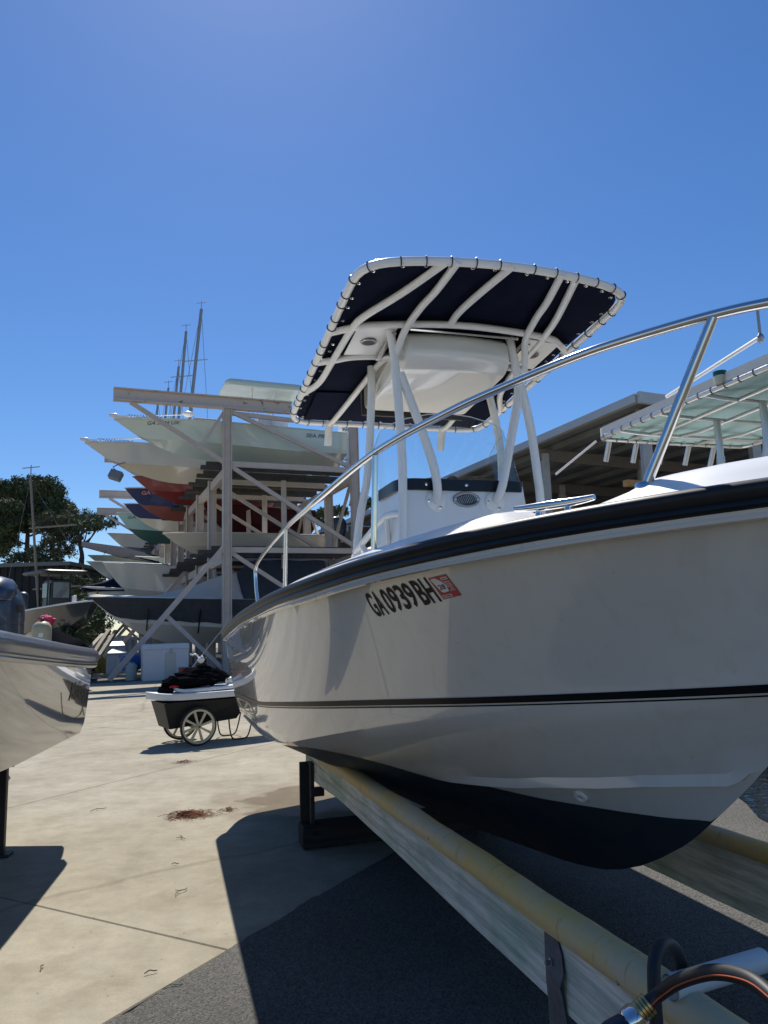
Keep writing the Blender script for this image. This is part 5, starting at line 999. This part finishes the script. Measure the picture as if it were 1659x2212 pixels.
pine('brownish pine with open crown between the tall pine and the rack', (at(112, 1300, 60)[0], 60, 0), [(at(112, 1300, 60)[0], 60, 0), at(112, 1220, 60), at(114, 1170, 60), at(120, 1130, 60)], pp([(118, 1130, 20), (140, 1128, 20), (158, 1126, 14), (100, 1145, 18), (128, 1150, 20), (150, 1150, 16), (85, 1140, 14), (108, 1172, 14), (135, 1172, 15), (90, 1195, 14), (118, 1196, 14), (160, 1138, 12), (145, 1190, 13), (165, 1165, 11)], 60), 3, LEAFB, per=300)
pine('slender crooked pine next to the rack with thin crown', (at(172, 1300, 56)[0], 56, 0), [(at(172, 1300, 56)[0], 56, 0), at(175, 1232, 56), at(177, 1200, 56), at(172, 1170, 56), at(178, 1145, 56)], pp([(168, 1135, 12), (185, 1122, 14), (203, 1118, 14), (222, 1124, 12), (238, 1128, 10), (158, 1150, 12), (190, 1140, 12), (210, 1136, 10)], 56), 4, per=380)
pine('low dark pine behind the shed roof', (at(75, 1300, 58)[0], 58, 0), [(at(75, 1300, 58)[0], 58, 0), at(76, 1230, 58), at(78, 1195, 58)], pp([(40, 1205, 12), (62, 1200, 14), (88, 1208, 12), (20, 1208, 12), (105, 1210, 10), (75, 1190, 10), (128, 1212, 10)], 58), 5, per=420)
def bush(label, px, py, y, r_, seed, mt=LEAF, n_=5):
    c_ = at(px, py, y); o = empty('shrub', (c_[0], c_[1], 0)); tag(o, label, 'shrub', 'shrubs beside the shed'); g_ = random.Random(seed); pf = [((g_.uniform(-r_, r_), g_.uniform(-r_, r_) * .6, max(.3, c_[2] + g_.uniform(-r_, r_ * .6))), r_ * g_.uniform(.5, .8)) for _ in range(n_)]
    foliage(pf, 500, (.09, .2), seed).build('foliage', mt, o, smooth=0); MB().tube([(0, 0, 0), (.1, 0, c_[2])], [.1, .05], 6).build('stem', BARK, o); return o
bush('leafy shrub at the corner of the dark shed', 160, 1262, 42, 1.0, 11, n_=8); bush('taller shrub between the shed and the rack boats', 172, 1300, 38, 1.1, 12, n_=9); bush('pale green shrub under the grey covered hull', 160, 1345, 32, .8, 13, mat('pale_leaves', (.10, .15, .05), .7, var=.4, scale=2), 7); bush('low spiky shrub by the fence posts', 172, 1385, 28, .7, 14, n_=7); bush('dark shrub behind the black-topped boat', 140, 1330, 36, 1.0, 15, n_=7)
SHED = mat('charcoal_cladding', (.030, .033, .036), .7, spec=.2, var=.2, scale=1.5); TRIM = mat('grey_trim', (.14, .15, .16), .5)
sl, sr = at(-60, 1215, 45), at(150, 1222, 45); o = empty('metal_shed', (sr[0], 45, 0)); tag(o, 'long charcoal metal shed below the pines', 'shed')
wd_ = sr[0] - sl[0]; m = MB(); m.box((-wd_ / 2, 3, sr[2] / 2), (wd_, 6, sr[2])); m.build('wall', SHED, o, smooth=0)
m = MB(); m.box((-wd_ / 2, 2.9, sr[2] + .12), (wd_ + .4, 6.6, .22)); m.build('roof_trim', TRIM, o, smooth=0)
for k in range(int(wd_ / .45)): m = MB(); m.box((-.2 - .45 * k, -.03, sr[2] / 2), (.09, .06, sr[2] - .02)); m.build('cladding_rib', SHED, o, smooth=0)
ALU = mat('mast_aluminium', (.33, .34, .35), .45, metal=.5, var=.15, scale=4)
def mast(label, px0, py0, px1, py1, y, r_, spread=(), name='sailboat_mast', mt=None):
    a_, b_ = at(px1, py1, y), at(px0, py0, y); d_ = (b_ - a_) / np.linalg.norm(b_ - a_); a0 = a_ - d_ * (a_[2] / d_[2]) if d_[2] > .3 else a_
    o = empty(name, a0); tag(o, label, 'mast', 'sailboat masts beyond the rack'); MB().tube([np.zeros(3), b_ - a0], [r_, r_ * .8], 8).build('pole', mt or ALU, o); tp_ = b_ - a0
    MB().tube([tp_, tp_ + np.array((0, 0, .7))], .025, 5).build('aerial', DSTEEL, o); MB().tube([tp_ + np.array((-.4, 0, .55)), tp_ + np.array((.4, 0, .6))], .025, 5).build('wind_vane', DSTEEL, o)
    for k in spread:
        c_ = tp_ * k; MB().tube([c_ - np.array((1.0 if name == 'sailboat_mast' else .2, 0, 0)), c_ + np.array((1.0 if name == 'sailboat_mast' else 2, 0, .1))], .04, 5).build('spreader', mt or ALU, o)
    for sx in (1.3, -.8): MB().tube([tp_, np.array((tp_[0] * .35 + sx * 2.2, .3, tp_[2] * .35))], .018 if name == 'sailboat_mast' else .006, 4).build('stay', DSTEEL, o)
    return o
mast('tallest sailboat mast, rising over the pale top beam', 435, 668, 409, 912, 60, .17, (.62, .84)); mast('second tallest mast, just left of the tallest', 402, 716, 385, 912, 62, .15, (.7, .85)); mast('short mast close beside the second tallest', 386, 792, 374, 912, 64, .14, (.8,)); mast('shorter mast left of the group', 364, 838, 356, 912, 66, .13, ()); mast('shortest thin mast, leftmost of the group', 341, 868, 338, 912, 66, .11, ())
mast('lone wooden-coloured mast with spreaders in front of the pines', 66, 1036, 80, 1262, 34, .07, (.74, .42), 'boat_mast', mat('mast_tan', (.22, .19, .15), .6))
# boat with black top on stands, tarp-covered craft, tank, bollard, fence posts
hd_ = np.array((.72, -.69)); tip = at(200, 1298, 27); Lb = 6.4
bb = tip - np.array((hd_[0] * Lb, hd_[1] * Lb, 1.5)); r_, fn = small_boat('center_console_boat', Lb, 2.4, 1.2, paint('graphite_gelcoat', (.055, .06, .065)), paint('graphite_gelcoat', (.055, .06, .065)), GELD, bb, hd_, bowup=1.25, rubm=WHITEV); tag(r_, 'graphite boat with black T-top parked in front of the dark shed', 'boat')
m = MB(); m.box((3.2, 0, 1.72), (.9, .8, 1.5), None, .9); k_ = m.build('console', BLACKP, r_, smooth=0, bevel=.05); m = MB(); m.box((3.62, 0, 2.05), (.04, .62, .6)); m.build('windscreen', mat('smoked_pane', (.10, .115, .12), .1, coat=.5), k_, smooth=0); m = MB(); m.box((3.2, -.41, 2.05), (.6, .04, .55)); m.build('side_pane', mat('smoked_pane', (.10, .115, .12), .1), k_, smooth=0); ttop_on(r_, 3.0, 1.0, 2.3, 1.8, 1.75, BLACKP, BLACKP, .05); m = MB(); m.box((3.0, .55, 1.5), (1.2, .2, .7)); m.build('side_panel', WHITEV, r_, bevel=.04); outboard(r_, (-.05, 0, 1.25), OBL, LEGM, 1.2, 0)
for k in range(5): MB().tube([(1.9, -.7 + .35 * k, 2.7), (1.75, -.7 + .35 * k, 3.05)], .03, 6).build('rod_holder', BLACKP, r_)
for x in (1.2, 4.2):
    for y in (-.8, .8): pass
cr = MB()
for x in (1.2, 4.0): cr.box((x, 0, -.02), (.2, 1.6, .12)); cr.tube([(x, -.6, -.05), (x, -.8, -bb[2])], .05, 6); cr.tube([(x, .6, -.05), (x, .8, -bb[2])], .05, 6)
o = cr.build('boat_cradle', SUPP, None, smooth=0); o.location = bb; o.rotation_euler = (0, 0, math.atan2(hd_[1], hd_[0])); tag(o, 'dark steel cradle carrying the graphite boat', 'cradle')
q = at(101, 1340, 24.0); m = MB(); m.grid(blob((0, 0, 0), (.24, .14, .15), (22, 14), .3, 8), close_v=True, flip=True); m.grid(blob((.1, 0, -.12), (.1, .1, .14), (18, 12), .3, 9), close_v=True, flip=True); o = m.build('towel', mat('pink_cloth', (.62, .06, .14), .8, var=.15, scale=6, bump=.4, bscale=10), None, smooth=70); o.location = q; tag(o, 'crumpled pink towel hanging on the graphite boat', 'towel')
m = MB(); rows = []
for k in range(13):
    t = k / 12; x = -1.15 + 2.3 * t; e = max(0.02, 1 - abs(2 * t - 1) ** 2.4); hgt = .45 + .75 * e + .22 * math.sin(7 * t) * e; row = []
    for j in range(11): a_ = math.pi * j / 10; row.append((x, -.75 * math.cos(a_) * e ** .5 * (1 + .05 * math.sin(9 * x + j)), .35 + hgt * math.sin(a_) ** .7 + .05 * math.sin(5 * x + 2 * j)))
    rows.append(row)
m.grid(rows); q = gnd(128, 1445); o = m.build('covered_jet_ski', mat('black_tarp', (.014, .014, .017), .9, spec=.0, var=.3, scale=4, bump=.4, bscale=8), None, smooth=60); o.location = (at(126, 1430, 22)[0], 22, .2); o.rotation_euler = (0, 0, -.35); tag(o, 'jet ski under a wrinkled black tarp below the graphite boat', 'jet ski')
m = MB(); m.tube([(-1.2, 0, .1), (1.4, 0, .1)], .05, 6); m.tube([(-.6, -.8, .2), (-.6, .8, .2)], .04, 6)
m.lathe([(0, -.08), (.22, -.08), (.25, 0), (.22, .08), (0, .08)], (-.6, -.8, .05), 14, 'y'); m.lathe([(0, -.08), (.22, -.08), (.25, 0), (.22, .08), (0, .08)], (-.6, .8, .05), 14, 'y'); o = m.build('ski_trailer', SUPP, None, smooth=50); o.location = (at(126, 1430, 22)[0], 22, .2); o.rotation_euler = (0, 0, -.35); tag(o, 'low dark trailer under the tarp-covered jet ski', 'trailer')
q = at(91, 1342, 19.0); o = empty('storage_tank', (q[0], q[1], 0)); tag(o, 'beige upright cylindrical tank behind the grey-white boat', 'tank'); TK = mat('beige_tank', (.40, .36, .24), .5, var=.08, scale=2); zt = q[2]
m = MB(); m.lathe([(0, 0), (.23, 0), (.235, .05), (.235, zt - .22), (.22, zt - .12), (.15, zt - .03), (.06, zt), (0, zt)], (0, 0, 0), 26); m.build('shell', TK, o, smooth=50)
m = MB(); m.lathe([(0, 0), (.05, 0), (.05, .09), (.03, .10), (0, .1)], (0, 0, zt - .01), 12); m.build('valve', BLACKP, o)
def cyl_text(o, txt, r_, a0, a1, z0, z1, mt):
    uv, f_, _ = text2d(txt, 1, .02); m = MB(); m.add([(r_ * math.cos(a0 + (a1 - a0) * u), r_ * math.sin(a0 + (a1 - a0) * u), z0 + (z1 - z0) * v) for u, v in uv], f_); m.build('tank_lettering', mt, o, smooth=0)
fa = math.atan2(-q[1], -q[0]); cyl_text(o, 'AMI', .239, fa - .62, fa - .2, zt - .62, zt - .56, mat('orange_print', (.55, .10, .04), .5)); cyl_text(o, 'CORP', .239, fa - .1, fa + .6, zt - .61, zt - .58, mat('orange_print', (.55, .10, .04), .5))
m = MB(); m.grid([[(.239 * math.cos(fa + t), .239 * math.sin(fa + t), z) for t in np.linspace(-.3, .15, 6)] for z in (zt - .40, zt - .30)]); m.build('tank_label', mat('pale_label', (.6, .64, .7), .4), o)
q = at(60, 1408, 17); m = MB(); m.lathe([(0, 0), (.07, 0), (.07, q[2] - .03), (.05, q[2]), (0, q[2])], (0, 0, 0), 14); o = m.build('bollard', mat('yellow_paint', (.62, .36, .04), .5), None); o.location = (q[0], q[1], 0); tag(o, 'yellow bollard beside the beige tank', 'bollard')
for k, px in enumerate((160, 167, 174, 182, 189, 196)):
    q = at(px, 1398 + 6 * (k % 2), 25.5); m = MB(); m.box((0, 0, q[2] / 2), (.12, .12, q[2]), None, .85); o = m.build('fence_post', DTIMBER, None, smooth=0); o.location = (q[0], q[1], 0); tag(o, 'short dark timber post, %s in the row left of the bins' % ('leftmost', 'second from the left', 'third from the left', 'third from the bins', 'second from the bins', 'closest to the bins')[k], 'post', 'dark posts beside the bins')
# leaning pale poles of the lower rack
for k, (x0, y0, x1, y1) in enumerate(((222, 1372, 196, 1400), (236, 1362, 203, 1412), (250, 1364, 214, 1418))):
    a_, b_ = at(x0, y0, 29), at(x1, y1, 27.5); m = MB(); m.beam(np.zeros(3), b_ - a_, .14, .14); o = m.build('leaning_timber', mat('pale_timber', (.36, .33, .27), .8, var=.2, scale=4), None, smooth=0); o.location = a_; tag(o, 'pale timber leaning under the rack above the bins, %s of three' % ('leftmost', 'middle', 'rightmost')[k], 'timber', 'leaning timbers under the rack')
# ------------------------------------------------------------ open boat shed on the right
SC_ = at(1380, 852, 21.0); SE = (SC_[0], SC_[1])
def sh(u, v, z): return np.array((D2[0] * u + D1[0] * v, D2[1] * u + D1[1] * v, z))
shed = empty('boat_shed', (SE[0], SE[1], 0)); tag(shed, 'open-sided boat shed with grey metal roof and timber shelves on the right', 'shed')
RZ0 = SC_[2]; SL = 27.5; SWD = 13.0
ROOFU = mat('roof_underside', (.25, .27, .30), .6, var=.3, scale=.6); GUT = mat('pale_gutter', (.50, .52, .52), .45, metal=.3, var=.1, scale=2); GALV = mat('galvanised', (.42, .44, .46), .5, metal=.2, var=.2, scale=3)
m = MB(); rows = []
for k in range(int(SWD / .16) + 1):
    u = k * .16; rows.append([sh(u, v, RZ0 - .02 * u + (.03 if k % 2 else 0) - .06) for v in (0, SL)])
m.grid(rows); m.grid([[p + np.array((0, 0, .05)) for p in r] for r in rows], flip=True); m.build('roof', ROOFU, shed, smooth=0)
m = MB(); m.beam(sh(-.08, 0, RZ0 - .12), sh(-.08, SL, RZ0 - .12), .18, .26); m.build('gutter', GUT, shed, smooth=0); m = MB(); m.beam(sh(-.1, -.08, RZ0 - .12), sh(SWD, -.08, RZ0 - .35), .12, .34); m.build('gable_trim', GUT, shed, smooth=0)
for k in range(10): m = MB(); u = .9 + 1.25 * k; m.beam(sh(u, .1, RZ0 - .02 * u - .2), sh(u, SL, RZ0 - .02 * u - .2), .09, .2); m.build('purlin', ROOFU, shed, smooth=0)
for i in range(6):
    v = .5 + 5.2 * i; m = MB(); m.beam(sh(.3, v, RZ0 - .5), sh(SWD, v, RZ0 - .75), .16, .42); m.build('rafter', mat('shed_steel', (.22, .21, .21), .6, var=.2), shed, smooth=0)
    for u in (.55, 5.0, 9.5): m = MB(); m.box(sh(u, v, (RZ0 - .4) / 2), (.28, .28, RZ0 - .5)); m.build('post', GALV, shed, smooth=0)
for i in range(5):
    v = .5 + 5.2 * i
    for u in (1.4, 4.2, 7.0):
        for z in (5.05, 2.6):
            m = MB(); m.beam(sh(u, v + .2, z), sh(u, v + 5.0, z), .14, .32); m.build('shelf_beam', GALV if (u == 1.4) else OTIMBER, shed, smooth=0)
            m = MB(); m.beam(sh(u + .45, v + .3, z + .28), sh(u + .45, v + 4.9, z + .28 + random.uniform(-.05, .05)), .3, .22); m.build('shelf_timber', OTIMBER, shed, smooth=0)
    for z in (5.3, 5.75): m = MB(); m.beam(sh(.7, v + 1.2, z), sh(5.0, v + 1.2, z), .22, .2); m.build('shelf_timber', OTIMBER, shed, smooth=0)
m = MB(); m.box(sh(SWD - .1, SL / 2, 3.6), (.12, SL, 7.2), np.stack([np.array((D2[0], D2[1], 0)), np.array((D1[0], D1[1], 0)), np.array((0, 0, 1.0))], 1)); m.build('back_wall', mat('shed_back', (.20, .19, .18), .8, var=.2, scale=.5), shed, smooth=0)
# farther low shed
a_ = at(640, 1166, 58); b2 = at(700, 1134, 52); fsd = empty('far_shed', (b2[0], b2[1], 0)); tag(fsd, 'low grey metal shed seen far off between the rack posts', 'shed'); zt = b2[2]
m = MB(); m.box((4.4, 3, zt - .3), (9.2, 7, .5)); m.build('roof', GALV, fsd, smooth=0); m = MB(); m.add([(-.2, -.5, zt - .55), (-.2, 6.5, zt - .55), (-3.2, 6.5, zt - 2.2), (-3.2, -.5, zt - 2.2), (-.2, -.5, zt - .35), (-.2, 6.5, zt - .35), (-3.2, 6.5, zt - 2.0), (-3.2, -.5, zt - 2.0)], [(0, 1, 2, 3), (7, 6, 5, 4), (0, 3, 7, 4), (0, 4, 5, 1), (1, 5, 6, 2), (2, 6, 7, 3)]); m.build('lean_to_roof', GUT, fsd, smooth=0)
m = MB(); m.box((3, 5.9, (zt - .6) / 2), (13, .2, zt - .6)); m.build('back_wall', mat('shed_back', (.20, .19, .18), .8), fsd, smooth=0)
for x in (0, 3.6, 7.6): m = MB(); m.box((x, .2, (zt - .6) / 2), (.2, .2, zt - .6)); m.build('post', GALV, fsd, smooth=0)
for nm, lst, y, sd_ in (('tree crown showing above the far shed roof', [(690, 1120, 10), (705, 1112, 12), (722, 1108, 12), (740, 1104, 8)], 75, 21), ('tree crown rising left of the shed gutter end', [(770, 1092, 12), (785, 1082, 14), (800, 1088, 10)], 72, 22), ('distant tree crown seen low between the rack posts', [(600, 1130, 12), (620, 1120, 12), (640, 1118, 10), (655, 1128, 10)], 78, 23)):
    p_ = pp(lst, y, 2); x0_ = p_[1][0][0]; pine(nm, (x0_, y, 0), [(x0_, y, 0), (x0_, y, p_[1][0][2] * .6), (x0_ + .3, y, p_[1][0][2])], p_, sd_, per=420, size=(.16, .34))['group'] = 'trees beyond the sheds'
# ------------------------------------------------------------ neighbouring boat with aqua canvas top
RK = 1.4; QA = CP + (np.array((2.12, 7.07, 3.3)) - CP) * RK; R18 = rad(18.5)
rb_h = np.array((math.sin(R18), -math.cos(R18))); rb_p = np.array((math.cos(R18), math.sin(R18)))
TWR, TLR = 2.5, 3.9
rbase = np.array(QA[:2]) + rb_p * TWR / 2 - rb_h * 1.6
rb, fn = small_boat('sport_boat', 6.4, 2.6, 1.2, WHITEH, WHITEH, GELD, (rbase[0], rbase[1], 1.0), rb_h, bowup=1.2); tag(rb, 'boat with aqua-lined canvas T-top standing behind the white boat on the right', 'boat')
outboard(rb, (-.05, 0, 1.4), WHITECOWL, WHITECOWL, 1.3, 0); console_on(rb, 4.2, 1.0)
AQUAC = mat('aqua_canvas', (.42, .62, .62), .8, var=.06, scale=2, bump=.2, bscale=60); WCAN = mat('white_canvas', (.70, .69, .66), .8, var=.06, scale=3); ALUB = mat('brushed_aluminium', (.62, .63, .64), .33, metal=.85, var=.1, scale=12)
zt = QA[2] - 1.0; X0, X1 = 1.6, 1.6 + TLR; HWd = TWR / 2
lp_ = relax(dens([np.array(p) for p in ((X1 + .15, -HWd * .5, zt + .05), (X1, -HWd, zt), (X0, -HWd, zt), (X0 - .12, 0, zt + .03), (X0, HWd, zt), (X1, HWd, zt), (X1 + .15, HWd * .5, zt + .05))]), 10)
rtop = MB().tube(lp_, .032, 12, closed=True).build('t_top', ALUB, rb, smooth=60); cen2 = sum(lp_) / len(lp_)
for nm, dz, mt, k0 in (('canvas_lining', .02, AQUAC, .975), ('canvas_roof', .13, WCAN, 1.012)):
    m = MB(); rows = [[cen2 + (p - cen2) * np.array((k0 * q, k0 * q, 1)) + np.array((0, 0, dz + .12 * (1 - q * q))) for p in lp_] for q in np.linspace(0, 1, 8)]; m.grid(rows, close_v=True); m.grid([[p + np.array((0, 0, -.012)) for p in r] for r in rows], close_v=True, flip=True); m.grid([rows[-1], [p + np.array((0, 0, -.012 if nm == 'canvas_lining' else -.12)) for p in rows[-1]]], close_v=True); m.build(nm, mt, rtop, weld=True, smooth=50)
for x in (X0 + .45, X0 + 1.25, X0 + 2.0, X0 + 2.9): MB().tube(smooth_path([(x, -HWd, zt), (x, -HWd * .6, zt - .03), (x, HWd * .6, zt - .03), (x, HWd, zt)], 4), .026, 8).build('cross_bar', ALUB, rtop, smooth=60)
for y in (-.75, -.25, .45): MB().tube([(X0, y, zt + .02), (X0 + .8, y, zt - .06), (X1 + .1, y, zt + .03)], .026, 8).build('roof_tube', ALUB, rtop, smooth=60)
for x, y in ((X0 + 1.25, -.38), (X0 + 2.05, -.46), (X0 + 1.25, .72), (X0 + 2.05, .78)):
    MB().tube(smooth_path([(x, y, zt - .04), (x, y, zt - .5), (x - .06, y * 1.06, zt - 1.0), (x + .05, y * 1.08, 1.1)], 6), .042, 10).build('leg', ALUB, rtop, smooth=60); MB().tube([(x, y, zt - .58), (x, y, zt - .50)], .050, 10).build('leg_collar', ALUB, rtop)
for k in range(5): y = -1.0 + .45 * k; MB().tube([(X0 - .1, y, zt), (X0 - .22, y, zt - .26)], .036, 12, caps=False).build('rod_holder', ALUB, rtop, smooth=60)
acc2 = [0.0]
for i in range(len(lp_)): acc2.append(acc2[-1] + np.linalg.norm(lp_[(i + 1) % len(lp_)] - lp_[i]))
rm2 = MB().tube([(0, .038 * math.cos(t), .038 * math.sin(t)) for t in np.linspace(0, 2 * math.pi, 13)[:-1]], .005, 5, closed=True).mesh('lacing_ring', DSTEEL); gr2 = MB().lathe([(0, 0), (.02, 0), (.02, .02), (0, .02)], n=8).mesh('snap', STEEL)
for k in range(64):
    d_ = k / 64 * acc2[-1]; i = max(0, np.searchsorted(acc2, d_) - 1) % len(lp_); t = lp_[(i + 1) % len(lp_)] - lp_[i - 1]; t /= np.linalg.norm(t); link(rm2, 'lacing_ring', rtop, mw=Matrix.Translation(Vector(lp_[i])) @ Vector(t).to_track_quat('X', 'Z').to_matrix().to_4x4())
    v = cen2 + (lp_[i] - cen2) * .955; link(gr2, 'snap', rtop, (v[0], v[1], zt + .0))
MB().tube([(X0 - .05, -HWd, zt - .02), (X0 - .62, -HWd - .32, zt - .38)], .016, 6).build('outrigger_pole', WHITEV, rtop)
MB().tube([(X0 + 1.3, -HWd + .1, zt + .20), (X0 + 2.75, -HWd + .1, zt + .38)], .022, 6).build('outrigger_pole', WHITEV, rtop)
m = MB(); q = (X0 + 2.75, -HWd + .12, zt + .38); m.grid(blob(q, (.035, .035, .055), (10, 8), .15, 4), close_v=True); m.tube([q, (q[0] + .02, q[1] - .02, q[2] + .3)], .016, 6); m.build('outrigger_base', DSTEEL, rtop, smooth=50)
m = MB(); m.lathe([(0, -.08), (.06, -.08), (.07, 0), (.06, .05), (0, .06)], (X0 + 2.3, -HWd - .02, zt + .10), 14); m.build('navigation_light', mat('lamp_cream', (.55, .52, .38), .4), rtop)
m = MB(); m.lathe([(0, 0), (.071, 0), (.071, .05), (.04, .06), (0, .06)], (X0 + 2.3, -HWd - .02, zt + .11), 14); m.build('green_lens', mat('green_lens', (.01, .09, .06), .15), rtop)
o = MB()
for x in (1.5, 5.0): o.box((x, 0, .1), (.25, 1.8, .2)); o.box((x, -.6, .6), (.12, .12, .9)); o.box((x, .6, .6), (.12, .12, .9))
o = o.build('boat_cradle', SUPP, None, smooth=0); o.location = (rbase[0], rbase[1], 0); o.rotation_euler = (0, 0, math.atan2(rb_h[1], rb_h[0])); tag(o, 'dark cradle under the boat with the aqua canvas top', 'cradle')
# ------------------------------------------------------------ litter on the concrete
STRAW = mat('pine_straw', (.32, .14, .075), .9, var=.4, scale=20); TWIG = mat('twig_bark', (.17, .12, .08), .9, var=.3, scale=20)
def straw(px, py, n_, r_, label, ln=(.04, .12)):
    c_ = gnd(px, py); m = MB()
    for _ in range(n_):
        a_, rr = random.uniform(0, 6.28), r_ * abs(random.gauss(0, .5)); x, y = rr * math.cos(a_) * 1.3, rr * math.sin(a_); t, l_ = random.uniform(0, 6.28), random.uniform(*ln); z = .004 + .03 * random.random() * max(0, 1 - rr / r_)
        m.tube([(x, y, z), (x + l_ * .5 * math.cos(t), y + l_ * .5 * math.sin(t), z + .008), (x + l_ * math.cos(t + .3), y + l_ * math.sin(t + .3), .003)], .0016, 3)
    o = m.build('pine_straw', STRAW, None, smooth=0); o.location = c_; return tag(o, label, None, None, 'stuff')
straw(412, 1762, 420, .17, 'small heap of brown pine straw on the concrete'); straw(493, 1752, 40, .07, 'few strands of pine straw', (.02, .05)); straw(396, 1648, 60, .10, 'thin pine straw near the cart shadow', (.03, .08))
for i, (px, py, L_, a_, nm) in enumerate(((195, 1755, .16, .9, 'forked twig on the concrete left of the straw heap'), (400, 1815, .12, 2.2, 'short curled twig just below the straw heap'), (378, 1938, .14, 1.3, 'pale forked twig lying on bare concrete near the slab joint'), (370, 1870, .05, .2, 'tiny dark twig above the slab joint'), (312, 2108, .06, .6, 'curled dead leaf near the asphalt edge'), (88, 2098, .05, 1.8, 'dark leaf scrap near the bottom left'), (352, 2140, .09, .5, 'pale seed pod lying across the asphalt edge'))):
    c_ = gnd(px, py); m = MB(); d_ = np.array((math.cos(a_), math.sin(a_), 0)); e_ = np.array((-d_[1], d_[0], 0))
    m.tube(smooth_path([(0, 0, .006), tuple(d_ * L_ * .4 + e_ * L_ * .08 + np.array((0, 0, .012))), tuple(d_ * L_ * .7 - e_ * L_ * .05 + np.array((0, 0, .008))), tuple(d_ * L_ + np.array((0, 0, .005)))], 4), [.0026] * 12 + [.0012], 5)
    if i < 4: m.tube([tuple(d_ * L_ * .45 + np.array((0, 0, .01))), tuple(d_ * L_ * .6 + e_ * L_ * .35 + np.array((0, 0, .006)))], .002, 4)
    o = m.build('twig', TWIG if i != 6 else mat('pale_pod', (.45, .38, .25), .8), None, smooth=50); o.location = (c_[0], c_[1], c_[2] + .004); tag(o, nm, 'twig', 'twigs on the concrete')
